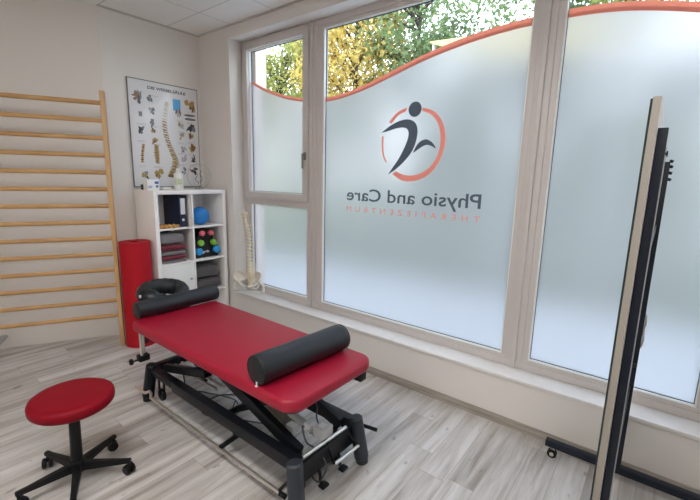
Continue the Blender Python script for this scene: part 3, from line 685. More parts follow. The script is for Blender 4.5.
bm = B(); cyl(bm, (-3.93, 2.385, TZ), (-3.93, 2.385, TZ + .008), .05, bev=.002); obj('ornament_base', bm, 'grey_plastic', gl)
bm = B(); tube(bm, [c0 + Vector((0, -.05, .05)), c0 + Vector((.0, -.02, .01)), c0 + Vector((0, -.045, -.03)), c0 + Vector((0, -.01, -.07))], .0025); tube(bm, [c0 + Vector((0, .03, .06)), c0 + Vector((0, .01, .02)), c0 + Vector((0, .035, -.02)), c0 + Vector((0, .015, -.06))], .0025)
tube(bm, [(-3.93, 2.385, TZ + .008), c0 + Vector((0, -.01, -.07)), c0 + Vector((0, .015, -.06))], .0015); obj('wire_figure', bm, 'gasket', gl)

# ------------------------------------------------------------------ red rolled mat
mr = thing('rolled_mat', (-3.835, 1.632, 0), 'tall red rolled exercise mat standing between wall bars and shelf', 'exercise mat')
bm = B(); R_ = .137; turns = 5.2; n = 180; th = .0165; outer = []
for i in range(n + 1):
    a = turns * 2 * PI * i / n; r = .040 + (R_ - .045) * i / n; outer.append((r, a + 1.36))
t = bmesh.new(); rows = []
for r, a in outer:
    ca, sa = math.cos(a), math.sin(a)
    rows.append([t.verts.new((ca * (r - th / 2), sa * (r - th / 2), 0)), t.verts.new((ca * (r + th / 2), sa * (r + th / 2), 0)), t.verts.new((ca * (r + th / 2), sa * (r + th / 2), 1.0)), t.verts.new((ca * (r - th / 2), sa * (r - th / 2), 1.0))])
for a, b_ in zip(rows, rows[1:]):
    for k_ in range(4):
        j = (k_ + 1) % 4; t.faces.new((a[k_], a[j], b_[j], b_[k_]))
t.faces.new(rows[0]); t.faces.new(rows[-1][::-1]); bmesh.ops.recalc_face_normals(t, faces=list(t.faces)); t.transform(Matrix.Translation((-3.835, 1.632, 0))); merge(bm, t, 0, True)
obj('mat_foam', bm, 'red_foam', mr)

# ------------------------------------------------------------------ spine model on the sill
sm = thing('spine_model', (-3.50, 2.672, .357), 'cream plastic spine and pelvis model standing on the window sill', 'anatomical model')
SPX, SPY = -3.48, 2.672
bm = B(); box(bm, (-3.625, 2.59, .357), (-3.36, 2.70, .366), .004); obj('base_plate', bm, 'white', sm)
bm = B(); tube(bm, [(SPX - .03, SPY + .010, .366), (SPX - .035, SPY + .012, .6), (SPX - .03, SPY + .012, .9), (SPX - .05, SPY + .01, 1.21)], .004); obj('support_rod', bm, 'chrome', sm)
path = catmull([(SPX, SPY, .55), (SPX + .012, SPY - .03, .62), (SPX + .004, SPY - .035, .72), (SPX - .012, SPY - .005, .84), (SPX - .02, SPY + .012, .96), (SPX - .03, SPY, 1.07), (SPX - .045, SPY - .015, 1.14), (SPX - .055, SPY - .005, 1.205)], 12)
def vertebra(bm, c, s):
    cyl(bm, c - Vector((0, 0, .0085 * s)), c + Vector((0, 0, .0085 * s)), .019 * s, seg=14, bev=.003 * s)
    tube(bm, [c + Vector((0, .012, 0)) * s, c + Vector((0, .032, -.004)) * s, c + Vector((0, .045, -.014)) * s], .005 * s, seg=6, n=3)
    for q in (-1, 1): tube(bm, [c + Vector((q * .010, .012, 0)) * s, c + Vector((q * .026, .018, .004)) * s, c + Vector((q * .040, .022, .006)) * s], .0045 * s, seg=6, n=3)
NV = 24; VS = 1.45
for i in range(NV):
    f_ = i / (NV - 1); c = path[min(len(path) - 1, int(f_ * (len(path) - 1)))]; s = (1.25 - .50 * f_) * VS * .85
    bm = B(); vertebra(bm, c, s); obj('vertebra', bm, 'bone', sm)
for i in range(NV - 1):
    bm = B(); f_ = (i + .5) / (NV - 1); c = path[min(len(path) - 1, int(f_ * (len(path) - 1)))]; s = (1.25 - .50 * f_) * VS * .85
    cyl(bm, c - Vector((0, 0, .005)), c + Vector((0, 0, .005)), .0165 * s, seg=12); obj('disc', bm, 'disc', sm)
bm = B(); lathe(bm, [(0, 0), (.018, .0), (.034, .008), (.036, .018), (.026, .026), (0, .028)], 20, Matrix.Translation(path[-1] + Vector((0, 0, .008)))); obj('skull_base', bm, 'bone', sm)
# sacrum and pelvis
bm = B(); tube(bm, [(SPX, SPY - .002, .548), (SPX, SPY + .012, .51), (SPX, SPY + .010, .47), (SPX, SPY - .008, .44)], .02, seg=12, radii=None, n=6)
t = bmesh.new(); 
pts = [(-.038, .55), (.038, .55), (.034, .51), (.018, .46), (.006, .43), (-.006, .43), (-.018, .46), (-.034, .51)]
prism(bm, [(SPX + u, v) for u, v in pts], SPY - .006, SPY + .014, WP, bev=.005, smooth=True); t.free(); obj('sacrum', bm, 'bone', sm)
for q in (-1, 1):
    bm = B(); t = bmesh.new(); nu, nv = 28, 7; grid = []
    for i in range(nu):
        row = []
        for j in range(1, nv + 1):
            a = 2 * PI * i / nu; r = j / nv
            x = .078 + r * math.cos(a) * .044 + r * r * .010 * math.sin(a); z = .540 + r * math.sin(a) * (.062 if math.sin(a) > 0 else .05)
            y = SPY - .004 - .034 * r * math.cos(a) - .030 * r * r + .012 * r * math.sin(2 * a)
            row.append(t.verts.new((SPX + q * x, y, z)))
        grid.append(row)
    cv = t.verts.new((SPX + q * .078, SPY - .004, .540))
    for i in range(nu):
        k_ = (i + 1) % nu; t.faces.new((cv, grid[i][0], grid[k_][0]))
        for j in range(nv - 1): t.faces.new((grid[i][j], grid[i][j + 1], grid[k_][j + 1], grid[k_][j]))
    bmesh.ops.recalc_face_normals(t, faces=list(t.faces))
    bmesh.ops.solidify(t, geom=list(t.faces), thickness=.008); bmesh.ops.recalc_face_normals(t, faces=list(t.faces)); merge(bm, t, 0, True)
    tube(bm, [(SPX + q * .090, SPY - .03, .53), (SPX + q * .082, SPY - .042, .490), (SPX + q * .045, SPY - .062, .455), (SPX + q * .004, SPY - .070, .452)], .011, seg=10)
    tube(bm, [(SPX + q * .082, SPY - .035, .49), (SPX + q * .066, SPY - .01, .445), (SPX + q * .050, SPY - .01, .418), (SPX + q * .030, SPY - .04, .428), (SPX + q * .02, SPY - .062, .448)], .010, seg=10)
    obj('hip_bone', bm, 'bone_w', sm)
    bm = B(); t = bmesh.new(); bmesh.ops.create_uvsphere(t, u_segments=16, v_segments=10, radius=.020); t.transform(Matrix.Translation((SPX + q * .098, SPY - .035, .485))); merge(bm, t, 0, True)
    tube(bm, [(SPX + q * .100, SPY - .035, .482), (SPX + q * .122, SPY - .037, .468), (SPX + q * .130, SPY - .037, .435), (SPX + q * .127, SPY - .037, .400)], .012, seg=10); obj('femur_stump', bm, 'bone_w', sm)

for o in [x for x in bpy.data.objects if x.parent == sm and x.name.split('.')[0] in ('hip_bone', 'femur_stump', 'sacrum')]:
    for v in o.data.vertices:
        v.co.x = SPX + (v.co.x - SPX) * 1.38; v.co.y = SPY + (v.co.y - SPY) * 1.25; v.co.z = .545 + (v.co.z - .545) * 1.12
sm.rotation_euler.z = math.radians(24)

# ------------------------------------------------------------------ treatment table
tb = thing('treatment_table', (-2.0, 1.44, 0), 'red padded treatment table on a black scissor-lift frame', 'treatment table')
TX0, TX1, TY0, TY1, TB, TT = -2.800, -1.198, 1.125, 1.790, .552, .622
def rrect(x0, x1, y0, y1, rads, n=8):
    out = []
    for (cx, cy, a0, r) in ((x1, y1, 0, rads[0]), (x0, y1, 90, rads[1]), (x0, y0, 180, rads[2]), (x1, y0, 270, rads[3])):
        sx = -1 if cx == x1 else 1; sy = -1 if cy == y1 else 1
        for i in range(n + 1):
            a = math.radians(a0 + 90 * i / n); out.append((cx + sx * r + r * math.cos(a), cy + sy * r + r * math.sin(a)))
    return out
bm = B(); prism(bm, rrect(TX0, TX1, TY0, TY1, (.09, .05, .05, .09)), TB, TT, ID, bev=.024, smooth=True); obj('padded_top', bm, 'red', tb)
bm = B(); prism(bm, rrect(TX0 + .03, TX1 - .03, TY0 + .03, TY1 - .03, (.07, .04, .04, .07)), TB - .014, TB + .002, ID); obj('top_board', bm, 'plastic', tb)
# upper frame
bm = B()
for y in (1.235, 1.655): box(bm, (-2.70, y - .02, .495), (-1.32, y + .02, .538), .003)
for x in (-2.62, -1.40): box(bm, (x - .02, 1.255, .497), (x + .02, 1.635, .536), .003)
obj('upper_frame', bm, 'black', tb)
for x, y in ((-1.262, 1.725),):
    bm = B(); box(bm, (x - .05, y - .035, TB - .062), (x + .035, y + .02, TB - .012), .004); obj('corner_bracket', bm, 'plastic', tb)
# base frame
bm = B()
for y in (1.225, 1.665): box(bm, (-2.72, y - .026, .218), (-2.40, y + .026, .270), .004); box(bm, (-2.42, y - .028, .200), (-1.25, y + .028, .270), .004)
box(bm, (-2.77, 1.20, .225), (-2.71, 1.68, .275), .004); box(bm, (-1.262, 1.22, .120), (-1.242, 1.67, .232), .003)
obj('base_frame', bm, 'black', tb)
def post(top, bot, r0, r1, m):
    bm = B(); tp = Vector(top); bt_ = Vector(bot); d = (tp - bt_).normalized()
    cyl(bm, bt_ + d * .03, tp, r1, r0, seg=28, bev=.008); cyl(bm, Vector(bot), bt_ + d * .032, r1 * .82, r1 * .9, seg=24); return obj('foot_post', bm, m, tb)
post((-2.735, 1.222, .285), (-2.785, 1.20, 0), .038, .040, 'black'); post((-2.735, 1.668, .285), (-2.785, 1.69, 0), .038, .040, 'black')
post((-1.232, 1.180, .290), (-1.198, 1.166, 0), .040, .042, 'slate'); post((-1.238, 1.668, .285), (-1.198, 1.690, 0), .038, .042, 'slate')
# inner castor wheels beside the posts
for x, y in ((-2.70, 1.265), (-1.33, 1.30), (-1.33, 1.585), (-2.70, 1.60)):
    bm = B(); cyl(bm, (x, y - .012, .045), (x, y + .012, .045), .045, seg=24, bev=.004); cas = obj('castor', bm, 'plastic', tb)
    bm = B(); box(bm, (x - .012, y - .02, .05), (x + .012, y - .013, .22), .002); box(bm, (x - .012, y + .013, .05), (x + .012, y + .02, .22), .002); box(bm, (x - .012, y - .02, .20), (x + .012, y + .02, .22), .002); cyl(bm, (x, y - .02, .06), (x, y + .02, .06), .006); obj('castor_fork', bm, 'black', cas)
def beam(bm, p0, p1, w, h, bev=.004):
    p0 = Vector(p0); p1 = Vector(p1); d = p1 - p0; L_ = d.length
    mt = Matrix.Translation(p0) @ d.to_track_quat('X', 'Z').to_matrix().to_4x4(); box(bm, (0, -w / 2, -h / 2), (L_, w / 2, h / 2), bev, mtx=mt)
# lift arms
for y in (1.285, 1.605):
    bm = B(); beam(bm, (-1.30, y, .245), (-2.12, y, .510), .038, .068); obj('lift_arm', bm, 'black', tb)
    bm = B(); beam(bm, (-2.66, y, .262), (-2.14, y, .395), .034, .055); obj('lift_arm', bm, 'black', tb)
    bm = B(); beam(bm, (-1.86, y + (.025 if y < 1.4 else -.025), .250), (-1.42, y + (.025 if y < 1.4 else -.025), .505), .022, .04); obj('lift_arm', bm, 'black', tb)
each('cross_tube', 'black', tb, lambda b: cyl(b, (-2.15, 1.27, .385), (-2.15, 1.62, .385), .018), lambda b: cyl(b, (-1.86, 1.22, .25), (-1.86, 1.66, .25), .018), lambda b: cyl(b, (-1.72, 1.27, .385), (-1.72, 1.62, .385), .02))
bm = B(); cyl(bm, (-2.55, 1.46, .265), (-2.05, 1.46, .36), .024, bev=.003); cyl(bm, (-2.10, 1.46, .35), (-1.76, 1.46, .42), .012); obj('lift_actuator', bm, 'black', tb)
each('guide_rod', 'chrome', tb, lambda b: tube(b, [(-2.63, 1.34, .27), (-2.1, 1.335, .27)], .010, smooth_path=False), lambda b: tube(b, [(-2.63, 1.39, .27), (-2.1, 1.385, .27)], .010, smooth_path=False))
# white stickers on the near rail
for x in (-2.17, -1.50):
    bm = B(); box(bm, (x - .028, 1.1975, .232), (x + .028, 1.1992, .254)); tag(obj('rating_plate', bm, 'sticker', tb), 'small silver plate')
# chrome foot switch rails
bm = B(); tube(bm, [(-2.885, 1.165, .085), (-2.75, 1.162, .085), (-2.735, 1.165, .088), (-2.715, 1.185, .10), (-2.69, 1.182, .092), (-2.665, 1.168, .075), (-2.60, 1.170, .075), (-1.30, 1.168, .075)], .0100, smooth_path=False, seg=12); obj('foot_switch_rail', bm, 'chrome', tb)
bm = B(); tube(bm, [(-2.885, 1.735, .085), (-2.6, 1.735, .085), (-1.18, 1.735, .20)], .0085, smooth_path=False, seg=12); cyl(bm, (-1.25, 1.735, .194), (-1.14, 1.740, .205), .011); obj('foot_switch_rail', bm, 'black', tb)
each('rail_bracket', 'plastic', tb, lambda b: (beam(b, (-1.83, 1.165, .088), (-1.83, 1.29, .100), .028, .018), box(b, (-1.845, 1.262, .095), (-1.815, 1.29, .20), .002)), lambda b: beam(b, (-1.34, 1.17, .075), (-1.30, 1.20, .13), .02, .012))
bm = B(); cyl(bm, (-1.325, 1.168, .075), (-1.285, 1.168, .075), .013); obj('rail_end', bm, 'plastic', tb)
each('end_rail', 'chrome', tb, lambda b: tube(b, [(-1.262, 1.262, .250), (-1.262, 1.61, .236)], .011, smooth_path=False, seg=14), lambda b: tube(b, [(-1.20, 1.44, .135), (-1.20, 1.655, .128)], .010, smooth_path=False, seg=14))
each('end_rail_bracket', 'plastic', tb, lambda b: beam(b, (-1.262, 1.60, .235), (-1.20, 1.65, .128), .012, .02), lambda b: beam(b, (-1.262, 1.44, .245), (-1.20, 1.44, .135), .01, .016))
# castor brake levers at foot end
for y in (1.36, 1.52):
    bm = B(); tube(bm, [(-1.26, y, .15), (-1.235, y + .005, .11), (-1.235, y + .01, .06), (-1.215, y + .012, .05)], .009); box(bm, (-1.232, y - .012, .040), (-1.195, y + .035, .054), .003); obj('brake_lever', bm, 'plastic', tb)
# motor and control boxes
bm = B(); box(bm, (-1.71, 1.395, .20), (-1.55, 1.52, .375), .010, 3); obj('motor_housing', bm, 'taupe', tb)
bm = B(); box(bm, (-1.32, 1.395, .268), (-1.25, 1.485, .325), .008, 3); cbx = obj('control_box', bm, 'grey_plastic', tb)
bm = B(); box(bm, (-1.305, 1.42, .325), (-1.27, 1.46, .3262)); obj('control_label', bm, 'sticker', cbx)
each('cable_connector', 'label_white', tb, lambda b: box(b, (-1.47, 1.34, .27), (-1.41, 1.385, .305), .006), lambda b: box(b, (-1.41, 1.42, .25), (-1.37, 1.50, .30), .004))
bm = B(); cyl(bm, (-1.70, 1.46, .31), (-1.36, 1.44, .26), .022, bev=.003); obj('motor_tube', bm, 'grey_plastic', tb)
bm = B(); tube(bm, [(-1.58, 1.50, .37), (-1.50, 1.55, .40), (-1.42, 1.53, .36), (-1.36, 1.47, .33), (-1.31, 1.44, .31)], .005); obj('power_cable', bm, 'cable', tb)
bm = B(); tube(bm, [(-1.35, 1.36, .33), (-1.32, 1.32, .36), (-1.30, 1.33, .28), (-1.28, 1.38, .22), (-1.22, 1.40, .14), (-1.24, 1.36, .06), (-1.32, 1.38, .05)], .005); obj('power_cable', bm, 'cable', tb)
bm = B(); tube(bm, [(-1.60, 1.48, .22), (-1.70, 1.50, .12), (-1.9, 1.52, .03), (-2.1, 1.46, .006), (-2.28, 1.36, .006), (-2.40, 1.40, .006), (-2.44, 1.55, .006), (-2.30, 1.66, .006), (-2.05, 1.60, .006)], .005); obj('power_cable', bm, 'cable', tb)
bm = B(); tube(bm, [(-1.95, 1.36, .24), (-2.05, 1.40, .10), (-2.15, 1.52, .006), (-2.30, 1.60, .006), (-2.55, 1.52, .006), (-2.62, 1.42, .05), (-2.60, 1.38, .20)], .0045); obj('power_cable', bm, 'cable', tb)

# head end: tubes, clamps, face cradle
for x, y in ((-2.765, 1.172), (-2.795, 1.20)):
    bm = B(); cyl(bm, (x, y, .33), (x, y, TB - .01), .0095, seg=16); obj('armrest_tube', bm, 'chrome', tb)
bm = B(); box(bm, (-2.805, 1.150, .318), (-2.750, 1.222, .362), .005); cl = obj('tube_clamp', bm, 'plastic', tb)
bm = B(); tube(bm, [(-2.77, 1.155, .335), (-2.775, 1.105, .332)], .006, smooth_path=False); cyl(bm, (-2.776, 1.115, .332), (-2.779, 1.092, .332), .022, seg=10, bev=.004); obj('clamp_knob', bm, 'plastic', cl)
bm = B(); box(bm, (-2.93, 1.22, .385), (-2.865, 1.29, .535), .03, 5); obj('armrest_pad', bm, mat('dark_red_vinyl', (.16, .008, .018), .45, var=.05), tb)
bm = B(); tube(bm, [(-2.72, 1.25, .525), (-2.92, 1.25, .525)], .009, smooth_path=False); obj('armrest_arm', bm, 'chrome', tb)
bm = B(); box(bm, (-3.20, 1.36, .575), (-2.87, 1.62, .615), .012, 3); obj('face_cradle_plate', bm, 'plastic', tb)
bm = B(); box(bm, (-3.125, 1.445, .613), (-2.985, 1.540, .664), .012, 3); obj('dark_hole_block', bm, 'blackvinyl', tb)  # black block added to darken the view through the cushion hole
for y in (1.43, 1.55):
    bm = B(); tube(bm, [(-2.70, y, .545), (-3.12, y, .564)], .008, smooth_path=False); obj('cradle_rod', bm, 'chrome', tb)

# face cushion (horseshoe)
fc = thing('face_cushion', (-3.05, 1.49, .615), 'black horseshoe-shaped face cushion behind the small roll', 'cushion')
bm = B(); pts = []; rad = []
NA = 44
for i in range(NA + 1):
    a = math.radians(24 + (312) * i / NA); rr = .118
    pts.append(Vector((-3.055 + .98 * rr * math.cos(a), 1.492 + 1.13 * rr * math.sin(a), .700)))
    f_ = min(i, NA - i) / 5; rad.append(.064 * min(1, .35 + .65 * math.sin(min(1, f_) * PI / 2)) * (1 + .03 * math.sin(i * 2.2)))
tl = Matrix.Translation((-3.05, 1.49, .655)) @ Matrix.Rotation(math.radians(10), 4, 'Y') @ Matrix.Translation((3.05, -1.49, -.655))
pts = [tl @ p for p in pts]
tube(bm, pts, .05, seg=20, smooth_path=False, radii=rad); obj('cushion_body', bm, 'blackvinyl', fc)
bm = B(); mt_ = Matrix.Translation((-3.010, 1.318, .686)) @ Matrix.Rotation(math.radians(-40), 4, 'Z') @ Matrix.Rotation(math.radians(62), 4, 'Y')
bm.free(); bm = B(); p_ = Vector((-3.020, 1.300, .711)); q_ = min(pts, key=lambda p: (p - p_).length); d_ = (p_ - q_).normalized(); c_ = p_ + d_ * .002; cyl(bm, c_ - d_ * .004, c_ + d_ * .001, .012, seg=16); tag(obj('cushion_tag', bm, 'label_white', fc), 'small round white tag')

def bolster(name, p0, p1, r, label):
    o = thing(name, ((p0[0] + p1[0]) / 2, (p0[1] + p1[1]) / 2, TT), label, 'bolster')
    p0 = Vector(p0); p1 = Vector(p1); L_ = (p1 - p0).length
    prof = [(0, .003), (r * .80, .001), (r * .93, .006), (r * .985, .016), (r, .035)]
    nseg = 8
    for i in range(1, nseg): prof.append((r * (1 + .012 * math.sin(i * 1.9)), .035 + (L_ - .07) * i / nseg))
    prof += [(r, L_ - .035), (r * .985, L_ - .016), (r * .93, L_ - .006), (r * .80, L_ - .001), (0, L_ - .003)]
    bm = B(); lathe(bm, prof, 40, Matrix.Translation(p0) @ (p1 - p0).to_track_quat('Z', 'Y').to_matrix().to_4x4()); obj('bolster_body', bm, 'blackvinyl', o)
    d = (p1 - p0).normalized(); bm = B()
    mq = Matrix.Translation(p0) @ d.to_track_quat('Z', 'Y').to_matrix().to_4x4()
    bm.free()
    for zz in (.004, L_ - .004):
        bm = B(); tube(bm, [mq @ Vector((r * .93 * math.cos(a * PI / 18), r * .93 * math.sin(a * PI / 18), zz)) for a in range(36)], .0035, seg=6, closed=True, smooth_path=False); obj('piping', bm, 'blackvinyl', o)
    return o
bolster('small_bolster', (-2.800, 1.172, TT + .061), (-2.805, 1.800, TT + .061), .061, 'slim black vinyl bolster lying across the head of the red table')
lb = bolster('large_bolster', (-1.462, 1.140, TT + .0765), (-1.418, 1.745, TT + .0765), .0765, 'thick black vinyl bolster lying across the foot of the red table')
bm = B(); box(bm, (-1.455, 1.128, .622), (-1.440, 1.139, .626), .0005, mtx=None); box(bm, (-1.452, 1.134, .624), (-1.444, 1.1375, .645)); tag(obj('zip_pull', bm, 'label_white', lb), 'small white zip tab')

# ------------------------------------------------------------------ round stool
st = thing('rolling_stool', (-2.285, .598, 0), 'round red stool on a black five-star base with castors', 'stool')
cx, cy = -2.285, .598
sx_, sy_ = -2.300, .612
bm = B(); prof = [(0, -.0), (.168, .0), (.182, .003), (.190, .012), (.193, .028), (.193, .044), (.188, .056), (.177, .063), (.15, .0655), (0, .067)]
lathe(bm, prof, 64, Matrix.Translation((sx_, sy_, .426))); obj('seat', bm, 'red_stool', st)
bm = B(); cyl(bm, (cx, cy, .10), (sx_, sy_, .41), .028, .025, bev=.002); cyl(bm, (sx_, sy_, .405), (sx_, sy_, .4255), .07, .10); obj('gas_column', bm, 'plastic', st)
bm = B(); cyl(bm, (cx, cy, .062), (cx, cy, .125), .042, .036, bev=.004); obj('hub', bm, 'plastic', st)
for deg in (50, 117, 196, 268, 338):
    a = math.radians(deg); d = Vector((math.cos(a), math.sin(a), 0)); s_ = Vector((-d.y, d.x, 0)); c = Vector((cx, cy, 0))
    bm = B(); t = bmesh.new(); secs = []
    for r_, w_, z0, z1 in ((.02, .022, .066, .112), (.12, .018, .068, .104), (.215, .015, .070, .094), (.262, .014, .072, .092)):
        p = c + d * r_; secs.append([t.verts.new(p + s_ * w_ + Vector((0, 0, z0))), t.verts.new(p + s_ * w_ * .8 + Vector((0, 0, z1))), t.verts.new(p - s_ * w_ * .8 + Vector((0, 0, z1))), t.verts.new(p - s_ * w_ + Vector((0, 0, z0)))])
    for A_, B_ in zip(secs, secs[1:]):
        for k_ in range(4): t.faces.new((A_[k_], A_[(k_ + 1) % 4], B_[(k_ + 1) % 4], B_[k_]))
    t.faces.new(secs[0]); t.faces.new(secs[-1][::-1]); bmesh.ops.recalc_face_normals(t, faces=list(t.faces)); bmesh.ops.bevel(t, geom=list(t.edges), offset=.003, segments=2, affect='EDGES'); merge(bm, t, 0, True)
    leg = obj('base_arm', bm, 'plastic', st)
    bm = B(); w = c + d * .255; wa_ = a + .9; ax = Vector((math.cos(wa_), math.sin(wa_), 0)); w = w + Vector((-ax.y, ax.x, 0)) * .012
    for q in (-1, 1): cyl(bm, w + ax * q * .006 + Vector((0, 0, .027)), w + ax * q * .024 + Vector((0, 0, .027)), .027, seg=24, bev=.004)
    cyl(bm, c + d * .250 + Vector((0, 0, .04)), c + d * .250 + Vector((0, 0, .075)), .008); box(bm, (-.020, -.007, .0), (.022, .007, .022), .004, mtx=Matrix.Translation(w + Vector((0, 0, .036))) @ Matrix.Rotation(wa_, 4, 'Z'))
    obj('castor', bm, 'plastic', leg)

# ------------------------------------------------------------------ mobile mirror panel
mp_ = thing('mobile_mirror', (-.05, 2.05, 0), 'tall wheeled mirror panel seen edge-on in front of the right window', 'mirror')
BX0, BX1, BY0, BY1 = -.0720, -.0505, 1.555, 2.52
bm = B(); box(bm, (BX0, BY0, .16), (BX1, BY1, 1.895), .0015, mi=0)
bm.faces.ensure_lookup_table()
for f in bm.faces:
    if f.normal.x > .9: f.material_index = 1
obj('panel_board', bm, ['beige_edge', 'board_back'], mp_)
bm = B(); box(bm, (BX0 - .005, BY0 + .006, .17), (BX0 - .0002, BY1 - .006, 1.885)); obj('mirror_sheet', bm, ['mirror'], mp_)
bm = B(); ring(bm, 0, 1, 0, 1, .01, 0, 1); bm.free()
each('mirror_edge_strip', 'mirror_edge', mp_, lambda b: box(b, (BX0 - .006, BY0 + .001, .165), (BX0 - .0002, BY0 + .006, 1.89)), lambda b: box(b, (BX0 - .006, BY1 - .006, .165), (BX0 - .0002, BY1 - .001, 1.89)))
for y in (1.60, 2.44):
    bm = B(); box(bm, (BX1 + .0005, y, .10), (BX1 + (.0275 if y < 2 else .042), y + .04, 1.808 if y < 2 else 1.74), .002); up = obj('upright_post', bm, 'navyframe', mp_)
    if y < 2:
        each('clamp_knob', 'plastic', up, lambda b: cyl(b, (BX1 + .028, y + .02, 1.73), (BX1 + .035, y + .02, 1.73), .009), lambda b: cyl(b, (BX1 + .028, y + .02, 1.02), (BX1 + .042, y + .02, 1.02), .007))
        bm = B(); box(bm, (BX1 + .028, y + .012, .3), (BX1 + .031, y + .018, 1.75)); obj('trim_strip', bm, 'grey_plastic', up)
    else:
        for zz in (1.66, 1.69, 1.72, 1.745):
            bm = B(); cyl(bm, (BX1 + .040, y + .02, zz), (BX1 + .048 + (zz * 100 % 3) * .004, y + .015, zz - .004), .007); obj('clamp_knob', bm, 'plastic', up)
        bm = B(); tube(bm, [(BX1 + .044, y + .02, .98), (BX1 + .050, y + .02, .94), (BX1 + .045, y + .02, .89), (BX1 + .050, y + .02, .85), (BX1 + .043, y + .02, .80)], .005); obj('steel_latch', bm, 'chrome', up)
    bm = B(); box(bm, (-.385, y - .002, .070), (.365, y + .042, .108), .004); ft = obj('foot_bar', bm, 'navyframe', mp_)
    for x in (-.345, .325):
        bm = B(); cyl(bm, (x, y + .004, .026), (x, y + .017, .026), .026, seg=22, bev=.003); cyl(bm, (x, y + .023, .026), (x, y + .036, .026), .026, seg=22, bev=.003); cas = obj('castor', bm, 'plastic', ft)
        bm = B(); box(bm, (x - .010, y + .017, .028), (x + .012, y + .023, .0705), .002); cyl(bm, (x, y + .002, .026), (x, y + .038, .026), .012, seg=16); obj('castor_bracket', bm, 'chrome', cas)
each('cross_rail', 'navyframe', mp_, lambda b: box(b, (BX1 + .004, 1.64, .55), (BX1 + .028, 2.44, .59), .002), lambda b: box(b, (BX1 + .004, 1.64, 1.40), (BX1 + .028, 2.44, 1.44), .002))

# ------------------------------------------------------------------ ceiling panels out of view, added as fill light for the interior
M['led'] = None
def led_mat():
    m, nt, b = new_mat('fill_diffuser'); b.inputs['Base Color'].default_value = (.8, .8, .8, 1)
    b.inputs['Emission Color'].default_value = (1.0, .98, .955, 1); b.inputs['Emission Strength'].default_value = LED; return m
LED = 30.0
M['led'] = led_mat()
first = None
for lx, ly, lab in ((-1.4, .065, 'added square fill light panel nearest the treatment table'), (.475, .065, 'added square fill light panel nearest the mirror'), (-1.4, -1.81, 'added square fill light panel at the rear of the room')):
    o = thing('fill_light_panel', (lx, ly, CZ), lab, 'ceiling light', 'added ceiling fill light panels')
    bm = B(); ring(bm, 0, 1, 0, 1, .01, 0, 1); bm.free(); bm = B()
    for a, b_, c, d in ((-.31, -.29, -.31, .31), (.29, .31, -.31, .31), (-.29, .29, -.31, -.29), (-.29, .29, .29, .31)): box(bm, (lx + a, ly + c, CZ - .012), (lx + b_, ly + d, CZ - .0005))
    obj('light_frame', bm, 'white', o); bm = B(); box(bm, (lx - .29, ly - .29, CZ - .009), (lx + .29, ly + .29, CZ - .001)); obj('diffuser', bm, 'led', o)

# ------------------------------------------------------------------ outside
def noise_ground(name, c1, c2, sc_):
    m, nt, b = new_mat(name); N = nt.nodes.new; L = nt.links.new
    tc = N('ShaderNodeTexCoord'); n = N('ShaderNodeTexNoise'); n.inputs['Scale'].default_value = sc_; n.inputs['Detail'].default_value = 6; L(tc.outputs['Object'], n.inputs['Vector'])
    cr = N('ShaderNodeValToRGB'); cr.color_ramp.elements[0].position = .35; cr.color_ramp.elements[0].color = (*c1, 1); cr.color_ramp.elements[1].position = .65; cr.color_ramp.elements[1].color = (*c2, 1)
    L(n.outputs['Fac'], cr.inputs['Fac']); L(cr.outputs['Color'], b.inputs['Base Color']); b.inputs['Roughness'].default_value = .9; return m
bm = B(); box(bm, (-25, WY + .30, -.40), (25, 7.5, -.25)); struct('pavement', bm, noise_ground('pale_paving', (.40, .40, .41), (.50, .50, .51), 3))
bm = B(); box(bm, (-60, 7.5, -.42), (60, 60, -.26)); struct('lawn', bm, noise_ground('meadow', (.05, .12, .02), (.12, .20, .05), 2))
bm = B(); box(bm, (WXL + .02, FY1 + .001, SB - .12), (WXR - .02, WY + .42, SB - .02), .003); struct('trim_6', bm, 'grey_plastic')
bm = B(); box(bm, (-3.80, WY + .30, -.25), (-3.605, WY + .445, 3.3)); struct('trim_7', bm, 'rust_pl')
bm = B(); box(bm, (-3.625, FY1 + .005, SB), (-3.612, FY1 + .025, HZ)); struct('trim_8', bm, 'gasket')

def leaf_mat(name, c1, c2, c3):
    m = bpy.data.materials.new(name); m.use_nodes = True; nt = m.node_tree; nt.nodes.clear(); N = nt.nodes.new; L = nt.links.new
    tc = N('ShaderNodeTexCoord'); n = N('ShaderNodeTexNoise'); n.inputs['Scale'].default_value = 1.6; n.inputs['Detail'].default_value = 8; n.inputs['Roughness'].default_value = .8
    L(tc.outputs['Object'], n.inputs['Vector']); cr = N('ShaderNodeValToRGB'); e = cr.color_ramp.elements
    e[0].position = .35; e[0].color = (*c1, 1); e[1].position = .65; e[1].color = (*c3, 1); kk = e.new(.5); kk.color = (*c2, 1)
    L(n.outputs['Fac'], cr.inputs['Fac']); d = N('ShaderNodeBsdfDiffuse'); t = N('ShaderNodeBsdfTranslucent'); L(cr.outputs['Color'], d.inputs['Color']); L(cr.outputs['Color'], t.inputs['Color'])
    mx = N('ShaderNodeMixShader'); mx.inputs[0].default_value = .45; L(d.outputs[0], mx.inputs[1]); L(t.outputs[0], mx.inputs[2]); o = N('ShaderNodeOutputMaterial'); L(mx.outputs[0], o.inputs['Surface']); return m
M['leaf_yellow'] = leaf_mat('autumn_leaves', (.36, .30, .08), (.62, .46, .13), (.80, .62, .25))
M['leaf_olive'] = leaf_mat('olive_leaves', (.20, .24, .06), (.36, .38, .12), (.60, .52, .20))
M['leaf_green'] = leaf_mat('green_leaves', (.10, .16, .07), (.20, .27, .12), (.36, .42, .22))
M['bark'] = mat('bark', (.06, .045, .035), .9, bump=.5, bscale=20, var=.3)
